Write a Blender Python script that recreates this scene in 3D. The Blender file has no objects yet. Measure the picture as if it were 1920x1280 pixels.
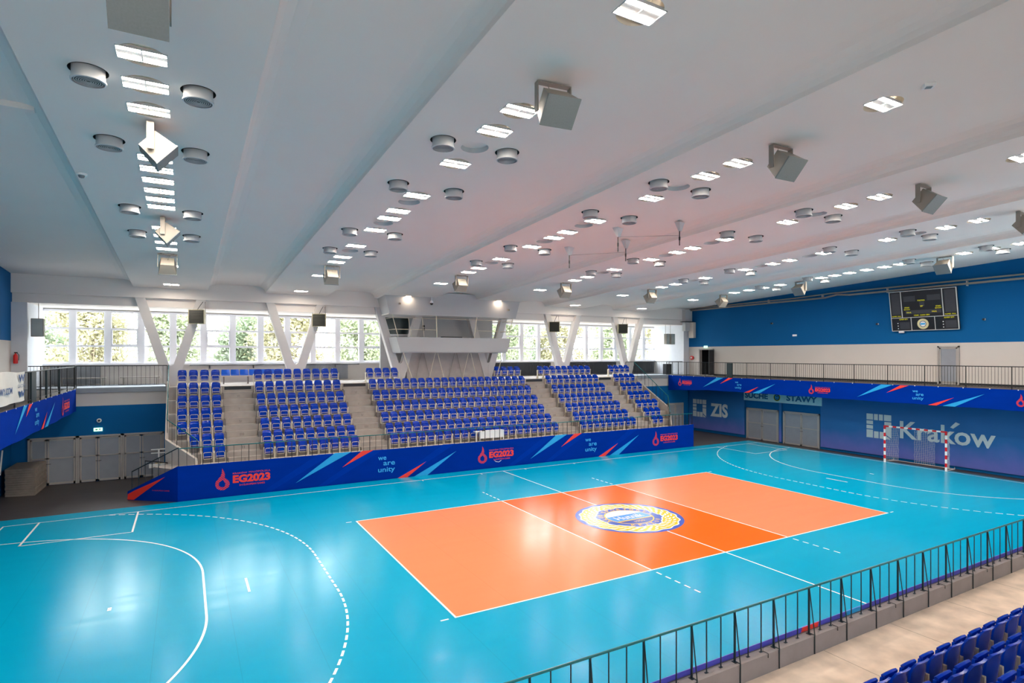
import bpy, math, random
from mathutils import Vector, Matrix
random.seed(7)
S = bpy.context.scene
COL = S.collection
PI = math.pi

# ------------------------------------------------------------------ camera
cd = bpy.data.cameras.new('camera'); cam = bpy.data.objects.new('camera', cd); COL.objects.link(cam)
cam.location = (-14.444, -16.971, 6.081)
YAW = 1.0514
cam.rotation_euler = (PI/2, 0, YAW - PI/2)
cd.sensor_width = 36; cd.lens = 36*1096.83/1920
cd.shift_x = (960-973.17)/1920; cd.shift_y = (665.15-640)/1920
cd.clip_start = .1; cd.clip_end = 400
S.camera = cam

# ------------------------------------------------------------------ sky and exposure
w = bpy.data.worlds.new('sky'); S.world = w; w.use_nodes = True
bg = w.node_tree.nodes['Background']
bg.inputs[0].default_value = (.90, .95, 1.0, 1); bg.inputs[1].default_value = 17.0
S.view_settings.view_transform = 'Standard'; S.view_settings.look = 'None'
S.view_settings.gamma = 1; S.view_settings.exposure = 0.36; S.view_settings.use_curve_mapping = False
LAMP = 135.0
for sy in (1, -1):          # portals that guide the daylight through the two window walls
    for x0, x1 in ((-21, -3), (3, 21)):
        ld = bpy.data.lights.new('window_portal', 'AREA'); ld.shape = 'RECTANGLE'
        ld.size = x1-x0; ld.size_y = 2.9; ld.cycles.is_portal = True
        lo = bpy.data.objects.new('window_portal', ld); COL.objects.link(lo)
        lo.location = ((x0+x1)/2, sy*21.35, 7.03); lo.rotation_euler = (sy*-PI/2, 0, 0)

# ------------------------------------------------------------------ helpers
def lin(h):
    c = [int(h[i:i+2], 16)/255 for i in (0, 2, 4)]
    return tuple(v/12.92 if v <= .04045 else ((v+.055)/1.055)**2.4 for v in c)
MATS = {}
def mat(name, hexc, rough=.6, metal=0, var=.06, scale=3, emit=0, bump=0, spec=.5, stretch=None):
    if name in MATS: return MATS[name]
    m = bpy.data.materials.new(name); m.use_nodes = True; MATS[name] = m
    N = m.node_tree.nodes; L = m.node_tree.links; p = N['Principled BSDF']
    c = lin(hexc)
    p.inputs['Roughness'].default_value = rough; p.inputs['Metallic'].default_value = metal
    p.inputs['Specular IOR Level'].default_value = spec
    if emit:
        p.inputs['Base Color'].default_value = (*c, 1)
        p.inputs['Emission Color'].default_value = (*c, 1); p.inputs['Emission Strength'].default_value = emit
        return m
    tc = N.new('ShaderNodeTexCoord'); no = N.new('ShaderNodeTexNoise'); mp = N.new('ShaderNodeMapping')
    L.new(tc.outputs['Object'], mp.inputs[0]); L.new(mp.outputs[0], no.inputs['Vector'])
    if stretch: mp.inputs['Scale'].default_value = stretch
    no.inputs['Scale'].default_value = scale; no.inputs['Detail'].default_value = 5
    r = N.new('ShaderNodeValToRGB'); L.new(no.outputs[0], r.inputs[0])
    r.color_ramp.elements[0].position = .3; r.color_ramp.elements[1].position = .7
    r.color_ramp.elements[0].color = (*[v*(1-var) for v in c], 1); r.color_ramp.elements[1].color = (*[min(1, v*(1+var)) for v in c], 1)
    L.new(r.outputs[0], p.inputs['Base Color'])
    if bump:
        b = N.new('ShaderNodeBump'); b.inputs['Strength'].default_value = bump; b.inputs['Distance'].default_value = .02
        L.new(no.outputs[0], b.inputs['Height']); L.new(b.outputs[0], p.inputs['Normal'])
    return m

class MB:
    def __init__(s): s.v = []; s.f = []; s.m = []
    def add(s, vs, fs, mi=0):
        o = len(s.v); s.v += [tuple(p) for p in vs]; s.f += [tuple(i+o for i in f) for f in fs]; s.m += [mi]*len(fs); return s
    def box(s, x0, x1, y0, y1, z0, z1, mi=0):
        v = [(x, y, z) for z in (z0, z1) for y in (y0, y1) for x in (x0, x1)]
        return s.add(v, [(0, 2, 3, 1), (4, 5, 7, 6), (0, 1, 5, 4), (2, 6, 7, 3), (0, 4, 6, 2), (1, 3, 7, 5)], mi)
    def hull(s, bot, top, mi=0):          # two polygons with the same count joined to a solid
        n = len(bot)
        return s.add(list(bot)+list(top), [tuple(range(n))[::-1], tuple(range(n, 2*n))]+[(i, (i+1) % n, n+(i+1) % n, n+i) for i in range(n)], mi)
    def prism(s, poly, axis, a, b, mi=0): # 2D polygon extruded along an axis
        def P(u, v, t): return {'x': (t, u, v), 'y': (u, t, v), 'z': (u, v, t)}[axis]
        return s.hull([P(u, v, a) for u, v in poly], [P(u, v, b) for u, v in poly], mi)
    def tube(s, pts, r, n=6, mi=0, closed=False, r2=None):
        pts = [Vector(p) for p in pts]; k = len(pts); rings = []
        for i, p in enumerate(pts):
            if closed: d = pts[(i+1) % k]-pts[i-1]
            else: d = pts[min(i+1, k-1)]-pts[max(i-1, 0)]
            d.normalize(); a = Vector((0, 0, 1)) if abs(d.z) < .9 else Vector((1, 0, 0))
            u = d.cross(a).normalized(); w_ = u.cross(d)
            rr = r if r2 is None else r+(r2-r)*i/(k-1)
            rings.append([p+(u*math.cos(2*PI*(j+.5)/n)+w_*math.sin(2*PI*(j+.5)/n))*rr for j in range(n)])
        vs = [q for g in rings for q in g]; fs = []
        for i in range(k if closed else k-1):
            a_, b_ = i*n, ((i+1) % k)*n
            fs += [(a_+j, a_+(j+1) % n, b_+(j+1) % n, b_+j) for j in range(n)]
        if not closed: fs += [tuple(range(n))[::-1], tuple(range((k-1)*n, k*n))]
        return s.add(vs, fs, mi)
    def lathe(s, prof, n=24, c=(0, 0, 0), mi=0):
        vs = [(c[0]+r*math.cos(2*PI*j/n), c[1]+r*math.sin(2*PI*j/n), c[2]+z) for r, z in prof for j in range(n)]
        fs = [(i*n+j, i*n+(j+1) % n, (i+1)*n+(j+1) % n, (i+1)*n+j) for i in range(len(prof)-1) for j in range(n)]
        return s.add(vs, fs, mi)
    def disc(s, r, z, n=24, c=(0, 0), mi=0, r0=0):
        if r0:
            return s.lathe([(r0, z), (r, z)], n, (c[0], c[1], 0), mi)
        return s.add([(c[0]+r*math.cos(2*PI*j/n), c[1]+r*math.sin(2*PI*j/n), z) for j in range(n)], [tuple(range(n))], mi)
    def grid(s, fn, nu, nv, mi=0, thick=None):
        vs = [fn(i/nu, j/nv) for j in range(nv+1) for i in range(nu+1)]
        fs = [(j*(nu+1)+i, j*(nu+1)+i+1, (j+1)*(nu+1)+i+1, (j+1)*(nu+1)+i) for j in range(nv) for i in range(nu)]
        if thick:
            t = Vector(thick); k = len(vs); vs2 = [tuple(Vector(p)+t) for p in vs]
            fs2 = [tuple(x+k for x in f[::-1]) for f in fs]
            rim = [i for i in range(nu+1)]+[j*(nu+1)+nu for j in range(1, nv+1)]+[nv*(nu+1)+i for i in range(nu-1, -1, -1)]+[j*(nu+1) for j in range(nv-1, 0, -1)]
            side = [(rim[i], rim[i-1], rim[i-1]+k, rim[i]+k) for i in range(len(rim))]
            return s.add(vs+vs2, fs+fs2+side, mi)
        return s.add(vs, fs, mi)
    def mesh(s, name, mats, smooth=False):
        me = bpy.data.meshes.new(name); me.from_pydata(s.v, [], s.f)
        for m in (mats if isinstance(mats, (list, tuple)) else [mats]): me.materials.append(m)
        me.polygons.foreach_set('material_index', s.m)
        if smooth: me.polygons.foreach_set('use_smooth', [True]*len(s.f))
        me.update()
        if smooth:
            try: me.set_sharp_from_angle(angle=math.radians(42))
            except Exception: pass
        return me
    def obj(s, name, mats, parent=None, loc=(0, 0, 0), rot=(0, 0, 0), smooth=False):
        return put(name, s.mesh(name, mats, smooth), parent, loc, rot)
def put(name, me, parent=None, loc=(0, 0, 0), rot=(0, 0, 0)):
    o = bpy.data.objects.new(name, me); COL.objects.link(o); o.location = loc; o.rotation_euler = rot
    if parent: o.parent = parent
    return o
def tag(o, label=None, cat=None, group=None, kind=None):
    if label: o['label'] = label
    if cat: o['category'] = cat
    if group: o['group'] = group
    if kind: o['kind'] = kind
    return o
def thing(name, label, cat, loc=(0, 0, 0), rz=0, group=None):
    o = bpy.data.objects.new(name, None); COL.objects.link(o); o.location = loc; o.rotation_euler = (0, 0, rz)
    o.empty_display_size = .2
    return tag(o, label, cat, group)
def struct(name, mb, m, parent=None, smooth=False):
    o = mb.obj(name, m, parent, smooth=smooth)
    if not parent: o['kind'] = 'structure'
    return o
def copy_tree(o, parent=None):
    c = o.copy(); COL.objects.link(c); c.parent = parent
    for ch in KIDS.get(o.name, []): copy_tree(ch, c)
    return c
KIDS = {}
def index_kids(root):
    for ch in root.children_recursive: KIDS.setdefault(ch.parent.name, []).append(ch)
ORD = ['first', 'second', 'third', 'fourth', 'fifth', 'sixth', 'seventh', 'eighth', 'ninth', 'tenth', 'eleventh', 'twelfth', 'thirteenth',
       'fourteenth', 'fifteenth', 'sixteenth', 'seventeenth', 'eighteenth', 'nineteenth', 'twentieth', 'twenty-first', 'twenty-second', 'twenty-third', 'twenty-fourth']

_T = {}
def text_poly(s, bold=0.0):
    k = (s, bold)
    if k in _T: return _T[k]
    cu = bpy.data.curves.new('t', 'FONT'); cu.body = s; cu.size = 1; cu.offset = bold; cu.resolution_u = 3; cu.fill_mode = 'FRONT'
    o = bpy.data.objects.new('t', cu); COL.objects.link(o)
    bpy.context.view_layer.update()
    me = bpy.data.meshes.new_from_object(o.evaluated_get(bpy.context.evaluated_depsgraph_get()))
    vs = [(v.co.x, v.co.y) for v in me.vertices]; fs = [tuple(p.vertices) for p in me.polygons]
    bpy.data.objects.remove(o); bpy.data.curves.remove(cu); bpy.data.meshes.remove(me)
    _T[k] = (vs, fs); return _T[k]
class Plane:
    """a flat frame in the place: origin, unit right, unit up; u to the right, v up"""
    def __init__(s, o, r, u): s.o, s.r, s.u = Vector(o), Vector(r).normalized(), Vector(u).normalized(); s.n = s.r.cross(s.u)
    def __call__(s, u, v, d=0): return s.o+s.r*u+s.u*v+s.n*d
def text_on(mb, pl, s, u0, u1, v0, v1, d=.004, bold=0, mi=0):
    vs, fs = text_poly(s, bold)
    if not vs: return
    xs = [p[0] for p in vs]; ys = [p[1] for p in vs]; a, b, c, e = min(xs), max(xs), min(ys), max(ys)
    mb.add([pl(u0+(x-a)/(b-a)*(u1-u0), v0+(y-c)/(e-c)*(v1-v0), d) for x, y in vs], fs, mi)
def poly_on(mb, pl, pts, d=.003, mi=0): mb.add([pl(u, v, d) for u, v in pts], [tuple(range(len(pts)))], mi)
def stripes_in(mb, pl, poly, ang, period, duty, d=.004, mi=0):
    ca, sa = math.cos(ang), math.sin(ang)
    q = [(x*ca+y*sa, -x*sa+y*ca) for x, y in poly]
    lo, hi = min(p[1] for p in q), max(p[1] for p in q)
    def cuts(t):
        r = []
        for i in range(len(q)):
            (x0, y0), (x1, y1) = q[i-1], q[i]
            if (y0 <= t) != (y1 <= t): r.append(x0+(t-y0)/(y1-y0)*(x1-x0))
        return sorted(r)
    t = lo+period*.2
    while t < hi:
        a, b = cuts(t), cuts(min(t+period*duty, hi-1e-4))
        if len(a) == len(b):
            for i in range(0, len(a)-1, 2):
                P = [(a[i], t), (a[i+1], t), (b[i+1], t+period*duty), (b[i], t+period*duty)]
                poly_on(mb, pl, [(x*ca-y*sa, x*sa+y*ca) for x, y in P], d, mi)
        t += period

# ------------------------------------------------------------------ materials
M_CEIL = mat('ceiling paint', 'ece4de', .9, var=.01, scale=.6)
M_WALLW = mat('off white wall paint', 'c9c3be', .85, var=.02, scale=.8)
M_GREYW = mat('pale grey wall paint', 'bdbcbd', .85, var=.02, scale=.8)
M_BLUEW = mat('strong blue wall paint', '005a94', .7, var=.04, scale=.5, spec=.15)
M_COL = mat('column paint', 'd6d2d0', .8, var=.02)
M_WHITE = mat('white gloss frame', 'ededf2', .4, var=.01)
M_CONC = mat('grandstand concrete', 'a29a94', .85, var=.1, scale=2.2, bump=.1)
M_CONCD = mat('dark grey concrete', '77706e', .85, var=.1, scale=2)  # darker grey concrete for aisle blocks, numerals and bench supports
M_WALK = mat('walkway terrazzo', 'dcc6b1', .7, var=.2, scale=2.3, bump=.12)
M_KERB = mat('kerb concrete', 'cfc6bc', .8, var=.05)
M_PARA = mat('parapet render', '8f8684', .8, var=.08, scale=3)
M_DFLOOR = mat('dark rubber floor', '403b3b', .55, var=.12, scale=1.5)
M_SEAT = mat('blue seat plastic', '0036ac', .2, var=.03, scale=6, spec=.3)
M_SEATL = mat('light blue seat plastic', '0a62d8', .35, var=.03)
M_BEIGE = mat('cream steel tube', 'd9cfba', .45, var=.03)
M_POSTG = mat('grey seat bracket', '9b948c', .5, var=.08)
M_RAILD = mat('dark green black steel', '10262c', .45, var=.05)
M_RAILB = mat('black steel', '14161b', .45, var=.05)
M_RAILT = mat('teal handrail', '0f6468', .25, var=.05)
M_DOORG = mat('grey door frame', 'a39e9b', .5, var=.03)
M_DOORP = mat('grey door panel', '8b9099', .45, var=.04)
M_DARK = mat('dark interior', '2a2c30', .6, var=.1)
M_BAN = mat('royal blue banner fabric', '002e90', .7, var=.07, scale=.9, spec=.02, stretch=(1, 1, 2.5))
M_BAN2 = mat('mid blue banner streak', '00349c', .7, var=.04, spec=.02)
M_CYAN = mat('cyan print', '149fdc', .5, var=.03)
M_RED = mat('red print', 'f0382a', .5, var=.03)
M_LBLUE = mat('light blue lettering', '36a8e6', .5, var=.02)
M_NAVY = mat('navy print', '10407c', .5, var=.03)
M_GREYL = mat('grey white lettering', 'b9c6c9', .6, var=.04)
M_LINE = mat('white court line', 'f4f6f6', .3, var=.01)
M_SPK = mat('grey speaker box', '8c867d', .55, var=.03)
M_GRIL = mat('grey speaker grille', '7e8384', .6, var=.05, scale=40)
M_VENT = mat('white vent metal', 'c6c8ca', .45, var=.02)
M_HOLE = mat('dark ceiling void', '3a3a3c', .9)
M_REFL = mat('lamp housing grey', 'efe4d4', .5, var=.05)
M_LAMP = mat('lit fluorescent tube louvre', 'fff1e0', .5, emit=LAMP)
M_GREENS = mat('lit green exit sign', 'b8ffd0', .5, emit=1.6)
M_GREEND = mat('green pictogram', '0b7a3a', .5)
M_REDP = mat('red gloss paint', 'd8171c', .3, var=.02)
M_WHITEP = mat('white gloss paint', 'f0efec', .3, var=.02)

def court_mat(name, hexc):
    m = bpy.data.materials.new(name); m.use_nodes = True
    N = m.node_tree.nodes; L = m.node_tree.links; p = N['Principled BSDF']; c = lin(hexc)
    tc = N.new('ShaderNodeTexCoord'); mp = N.new('ShaderNodeMapping'); mp.inputs['Scale'].default_value = (.22, 1.6, 1)
    no = N.new('ShaderNodeTexNoise'); no.inputs['Scale'].default_value = 1.6; no.inputs['Detail'].default_value = 6
    L.new(tc.outputs['Object'], mp.inputs[0]); L.new(mp.outputs[0], no.inputs['Vector'])
    r = N.new('ShaderNodeMapRange'); r.inputs['From Min'].default_value = .3; r.inputs['From Max'].default_value = .7
    r.inputs['To Min'].default_value = .17; r.inputs['To Max'].default_value = .235
    p.inputs['Specular IOR Level'].default_value = .1
    L.new(no.outputs[0], r.inputs[0]); L.new(r.outputs[0], p.inputs['Roughness'])
    cr = N.new('ShaderNodeValToRGB'); cr.color_ramp.elements[0].color = (*[v*.97 for v in c], 1); cr.color_ramp.elements[1].color = (*[min(1, v*1.03) for v in c], 1)
    L.new(no.outputs[0], cr.inputs[0])
    # welded seams of the vinyl rolls, 1.5 m apart
    sx = N.new('ShaderNodeSeparateXYZ'); L.new(tc.outputs['Object'], sx.inputs[0])
    md = N.new('ShaderNodeMath'); md.operation = 'PINGPONG'; md.inputs[1].default_value = .75; L.new(sx.outputs['X'], md.inputs[0])
    lt = N.new('ShaderNodeMath'); lt.operation = 'LESS_THAN'; lt.inputs[1].default_value = .004; L.new(md.outputs[0], lt.inputs[0])
    mul = N.new('ShaderNodeMath'); mul.operation = 'MULTIPLY'; mul.inputs[1].default_value = .35; L.new(lt.outputs[0], mul.inputs[0])
    mx = N.new('ShaderNodeMixRGB'); mx.inputs[2].default_value = (*[v*.4 for v in c], 1); L.new(mul.outputs[0], mx.inputs[0]); L.new(cr.outputs[0], mx.inputs[1])
    L.new(mx.outputs[0], p.inputs['Base Color'])
    return m
M_TEAL = court_mat('teal court vinyl', '00a0c6'); M_SALM = court_mat('salmon court vinyl', 'f4895e'); M_ORAN = court_mat('orange court vinyl', 'ee6800')

# ------------------------------------------------------------------ floor and court
struct('floor', MB().box(-22, 22, -17.6, 17.7, -.3, 0), M_DFLOOR)
court = thing('sports_court', 'glossy teal sports court with orange volleyball field and white lines', 'court')
MB().box(-20.35, 20.3, -10.98, 10.98, 0, .012).obj('court_mat', M_TEAL, court)
zm = MB()
for x0, x1, mi in ((-9, -3, 0), (-3, 3, 1), (3, 9, 0)): zm.add([(x0, -4.5, .014), (x1, -4.5, .014), (x1, 4.5, .014), (x0, 4.5, .014)], [(0, 1, 2, 3)], mi)
zm.obj('volleyball_field', [M_SALM, M_ORAN], court)
lm = MB(); LZ = .0165
def seg(x0, y0, x1, y1, wd=.05, z=LZ):
    d = Vector((x1-x0, y1-y0, 0)).normalized()*wd/2; n = Vector((-d.y, d.x, 0)); a = Vector((x0, y0, z))-d; b = Vector((x1, y1, z))+d
    lm.add([a-n, b-n, b+n, a+n], [(0, 1, 2, 3)])
for s in (-1, 1):
    seg(-20, s*10, 20, s*10); seg(s*20, -10, s*20, 10); seg(-9, s*4.5, 9, s*4.5); seg(s*9, -4.5, s*9, 4.5, z=LZ+.0004); seg(s*3, -4.5, s*3, 4.5, z=LZ+.0004)
    for k in range(5): seg(s*3, 4.72+k*.35, s*3, 4.87+k*.35); seg(s*3, -4.72-k*.35, s*3, -4.87-k*.35)
    for q in (-1, 1):
        seg(s*9.2, q*4.5, s*9.35, q*4.5)
        for xx in (4.45, 1.3): seg(s*xx, q*10, s*xx, q*9.8)
    seg(s*13, -.5, s*13, .5, .06); seg(s*16, -.06, s*16, .06, .08)
    for r, dash in ((6, False), (9, True)):
        pts = []
        for k in range(241):
            a = k/240*PI/2; x, y = 20-r*math.sin(a), 1.5+r*math.cos(a)
            if y <= 10: pts.append((x, y))
        pts.append((20-r, 0))
        if dash:
            full = [(x, y) for x, y in pts]+[(x, -y) for x, y in pts[::-1][1:]]
            acc = 0; on = []; L_ = [0]
            for i in range(1, len(full)): L_.append(L_[-1]+math.dist(full[i], full[i-1]))
            def at(t):
                for i in range(1, len(full)):
                    if L_[i] >= t:
                        f = (t-L_[i-1])/(L_[i]-L_[i-1]+1e-9); return tuple(full[i-1][j]+f*(full[i][j]-full[i-1][j]) for j in (0, 1))
                return full[-1]
            t = .1
            while t < L_[-1]-.2:
                a_, b_ = at(t), at(t+.17); seg(s*a_[0], a_[1], s*b_[0], b_[1], .055, LZ+.0008); t += .34
        else:
            for i in range(1, len(pts)):
                pass
            full = [(x, y) for x, y in pts[:-1]]+[(x, -y) for x, y in pts[:-1][::-1]]
            V = []; n = len(full)
            for i, p in enumerate(full):
                a_, b_ = full[max(i-1, 0)], full[min(i+1, n-1)]; L1 = math.dist(a_, b_) or 1; dx, dy = (b_[0]-a_[0])/L1, (b_[1]-a_[1])/L1
                V += [(s*(p[0]-dy*.0275), p[1]+dx*.0275, LZ+.0008), (s*(p[0]+dy*.0275), p[1]-dx*.0275, LZ+.0008)]
            lm.add(V, [(2*i, 2*i+1, 2*i+3, 2*i+2) for i in range(n-1)])
    seg(s*19, 10, s*19, 7, .06, LZ+.0012); seg(s*16, 10, s*16, 7, .06, LZ+.0012); seg(s*19, 7, s*16, 7, .05, LZ+.0012)
seg(0, -10, 0, -2.0, z=LZ+.0008); seg(0, 2.0, 0, 10, z=LZ+.0008)
lm.obj('court_lines', M_LINE, court)
# centre crest
M_CB = court_mat('crest blue', '3c55b4'); M_CY = court_mat('crest yellow', 'e6b722'); M_CW = court_mat('crest white', 'f6f4ee')
M_CL = court_mat('crest light blue', '4d92e0'); M_CN = court_mat('crest dark blue', '2b3f9a'); M_CG = court_mat('crest gold line', 'c99a1e')
cr = MB(); FP = Plane((0, 0, .0175), (1, 0, 0), (0, 1, 0))
def cdisc(rf, d, mi, n=120): poly_on(cr, FP, [(rf(a)*math.cos(a), rf(a)*math.sin(a)) for a in [2*PI*i/n for i in range(n)]], d, mi)
cdisc(lambda a: 2.0, .0010, 0); cdisc(lambda a: 1.84+.035*math.cos(18*a), .0018, 2); 
cdisc(lambda a: 1.79+.03*math.cos(18*a), .0026, 1)
for ring, (rr, ln, wdt) in enumerate(((1.66, .15, .05), (1.49, .15, .05), (1.36, .12, .04))):     # laurel leaves
    for k in range(34):
        a = 2*PI*(k+.5*ring)/34; dirn = a+(1.15 if math.cos(a) > 0 else -1.15)
        c0 = (rr*math.cos(a), rr*math.sin(a)); u = (math.cos(dirn), math.sin(dirn)); n_ = (-u[1], u[0])
        poly_on(cr, FP, [(c0[0]+u[0]*ln*p+n_[0]*wdt*q, c0[1]+u[1]*ln*p+n_[1]*wdt*q) for p, q in ((-1, 0), (-.3, -.8), (.5, -.6), (1, 0), (.5, .6), (-.3, .8))], .0034, 2)
cdisc(lambda a: 1.24+.07*(1 if math.cos(8*a+PI) > .35 else 0), .0042, 2); cdisc(lambda a: 1.19+.07*(1 if math.cos(8*a+PI) > .4 else 0), .0050, 0)
cdisc(lambda a: .93, .0058, 1); cdisc(lambda a: .88, .0064, 2)
def chord(y0, y1, d, mi, r=.88, n=16):
    a0, a1 = math.asin(y0/r), math.asin(y1/r)
    R_ = [(r*math.cos(a0+(a1-a0)*i/n), r*math.sin(a0+(a1-a0)*i/n)) for i in range(n+1)]
    poly_on(cr, FP, R_+[(-x, y) for x, y in R_[::-1]], d, mi)
chord(-.32, .3, .0070, 3); chord(-.40, -.32, .0074, 1); chord(-.8799, -.40, .0070, 4)
text_on(cr, FP, 'Hutnik', -.62, .62, -.2, .2, .0080, .0, 2); text_on(cr, FP, '1950', -.22, .22, -.68, -.52, .0080, .0, 1)
def arc_text(mb, s, r, a_mid, step, h, mi, d, flip=False):
    n = len(s)
    for i, ch in enumerate(s):
        if ch == ' ': continue
        a = a_mid+((n-1)/2-i)*step*(-1 if flip else 1)
        up = Vector((math.cos(a), math.sin(a), 0))*(-1 if flip else 1); rt = Vector((up.y, -up.x, 0))
        c0 = Vector((math.cos(a)*r, math.sin(a)*r, FP.o.z)); pl = Plane(c0, rt, up); wdt = .05 if ch in 'I' else h*.42
        if pl.n.z < 0: pl.n = -pl.n
        text_on(mb, pl, ch, -wdt, wdt, -h/2, h/2, d, .02, mi)
arc_text(cr, 'KLUB SPORTOWY', 1.06, PI*.56, .245, .19, 1, .0060)
arc_text(cr, 'KRAKÓW', 1.06, -PI*.47, .26, .19, 1, .0060, True)
poly_on(cr, FP, [(1.06+.05*math.cos(t*PI/3), .05*math.sin(t*PI/3)) for t in range(6)], .006, 2)
cr.obj('court_crest', [M_CB, M_CY, M_CW, M_CL, M_CN], court)

# ------------------------------------------------------------------ ceiling (falls gently towards the windows)
SL = .048
def cz(y, up=0): return 9.45+SL*(17.5-y)+up
ROWS = [-15, -9, -3, 3, 9, 15]
COMMON = [-10.8, -7.46, -6.47, -4.48, -1.89, -.31, .55, 2.08, 4.56, 6.67, 7.75, 11.15]
EXTRA = [-5.47, -1.15, 1.33, 5.67]; CAPS = [-5.52, -1.26, 1.17, 5.45]; DIFY = [-5.59, -2.64, 2.37, 5.35]
Y0, Y1 = -17.7, 17.6
cm = MB()
def strip(xa, ya_off, xb, yb_off, y0=Y0, y1=Y1):
    cm.add([(xa, y0, cz(y0, ya_off)), (xa, y1, cz(y1, ya_off)), (xb, y1, cz(y1, yb_off)), (xb, y0, cz(y0, yb_off))], [(0, 1, 2, 3)])
COVE = [(1.64, 0), (1.65, .10), (1.70, .19), (1.79, .27), (1.93, .325), (2.12, .35)]
def cell_col(x0, x1, xc, hw, holes):
    y = Y0
    for yc, r in sorted(holes):
        strip(x0, 0, x1, 0, y, yc-hw); y = yc+hw
        if x0 < xc-hw-1e-6: strip(x0, 0, xc-hw, 0, yc-hw, y)
        if x1 > xc+hw+1e-6: strip(xc+hw, 0, x1, 0, yc-hw, y)
        n = 32; sq, ci = [], []
        for j in range(n):
            a = 2*PI*(j+.5)/n; c_, s_ = math.cos(a), math.sin(a); k = hw/max(abs(c_), abs(s_))
            sq.append((xc+c_*k, yc+s_*k, cz(yc+s_*k))); ci.append((xc+c_*r, yc+s_*r, cz(yc+s_*r)))
        cor = [(xc+a_*hw, yc+b_*hw, cz(yc+b_*hw)) for a_, b_ in ((1, 1), (-1, 1), (-1, -1), (1, -1))]
        cm.add(sq+ci, [(j, (j+1) % n, n+(j+1) % n, n+j) for j in range(n)])
        for q, (cx_, cy_, cz_) in enumerate(cor):
            j = (q*8+3) % n; cm.add([sq[j], (cx_, cy_, cz_), sq[(j+1) % n]], [(0, 1, 2)])
    strip(x0, 0, x1, 0, y, Y1)
for c in ROWS:
    outer = abs(c) == 15
    lh = [(y, .33) for y in COMMON]+([(y, .33) for y in EXTRA] if outer else [(y, .3) for y in CAPS])+[(16.2, .33)]
    if abs(c) == 3: lh = [h for h in lh if h[0] < 16]
    cell_col(c-.42, c+.42, c, .36, lh)
    for sgn in (-1, 1):
        xs = sorted((c+sgn*.42, c+sgn*1.64)); cell_col(xs[0], xs[1], c+sgn*.76, .31, [(y, .27) for y in DIFY])
        for (a, za), (b, zb) in zip(COVE, COVE[1:]): strip(c+sgn*a, za, c+sgn*b, zb)
edges = [-21.35]+[v for c in ROWS for v in (c-2.12, c+2.12)]+[21.35]
for a, b in zip(edges[::2], edges[1::2]): strip(a, .35, b, .35)
for c in ROWS:      # end face of each lowered band against the walls is closed by the beam
    pass
struct('ceiling', cm, M_CEIL, smooth=True)
struct('roof_slab', MB().hull([(-22, -21.6, cz(-21.6, .75)), (22, -21.6, cz(-21.6, .75)), (22, 21.6, cz(21.6, .75)), (-22, 21.6, cz(21.6, .75))],
       [(-22, -21.6, 12.6), (22, -21.6, 12.6), (22, 21.6, 12.3), (-22, 21.6, 12.3)]), M_CONC)
struct('trim_1', MB().hull([(-21.3, -3.1, cz(-3.1, .24)), (-16.9, -2.9, cz(-2.9, .24)), (-16.9, -2.75, cz(-2.75, .24)), (-21.3, -2.95, cz(-2.95, .24))],
       [(-21.3, -3.1, cz(-3.1, .36)), (-16.9, -2.9, cz(-2.9, .36)), (-16.9, -2.75, cz(-2.75, .36)), (-21.3, -2.95, cz(-2.95, .36))]), M_CEIL)

TILT = -math.atan(SL)
ROWN = {-15: 'far left', -9: 'second left', -3: 'third left', 3: 'fourth', 9: 'fifth', 15: 'rightmost'}
# lamps
def lamp_meshes():
    h = MB().lathe([(.33, 0), (.33, .2), (.29, .28)], 28); h.disc(.29, .28, 28)
    f = MB(); f.box(-.335, .335, -.19, -.175, -.012, .03); f.box(-.335, .335, .175, .19, -.012, .03); f.box(-.335, -.325, -.19, .19, -.012, .03); f.box(.325, .335, -.19, .19, -.012, .03)
    f.box(-.325, .325, -.055, .055, .005, .025); f.box(-.007, .007, -.175, .175, -.014, .03)
    t = MB()
    for sx in (-1, 1):
        for sy in (-1, 1):
            (xa, xb), (ya, yb) = sorted((sx*.014, sx*.32)), sorted((sy*.072, sy*.172))
            t.add([(xa, ya, 0), (xa, yb, 0), (xb, yb, 0), (xb, ya, 0)], [(0, 1, 2, 3)]); f.box(xa, xb, ya, yb, .008, .03)  # opaque backing added over each tube to block upward light
    return h.mesh('housing', M_REFL, True), f.mesh('frame', M_VENT), t.mesh('tube', M_LAMP)
LM = lamp_meshes()
for c in ROWS:
    ys = sorted(COMMON+(EXTRA if abs(c) == 15 else [])+([16.2] if abs(c) != 3 else []))
    for i, y in enumerate(ys):
        o = thing('ceiling_lamp', 'recessed lit ceiling lamp, %s from the windows in the %s lamp row' % (ORD[len(ys)-1-i], ROWN[c]), 'ceiling lamp', (c, y, cz(y)), 0, 'recessed lamps in the ceiling bands')
        o.rotation_euler = (TILT, 0, 0)
        put('lamp_housing', LM[0], o); put('lamp_frame', LM[1], o); put('lamp_tubes', LM[2], o)
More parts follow.
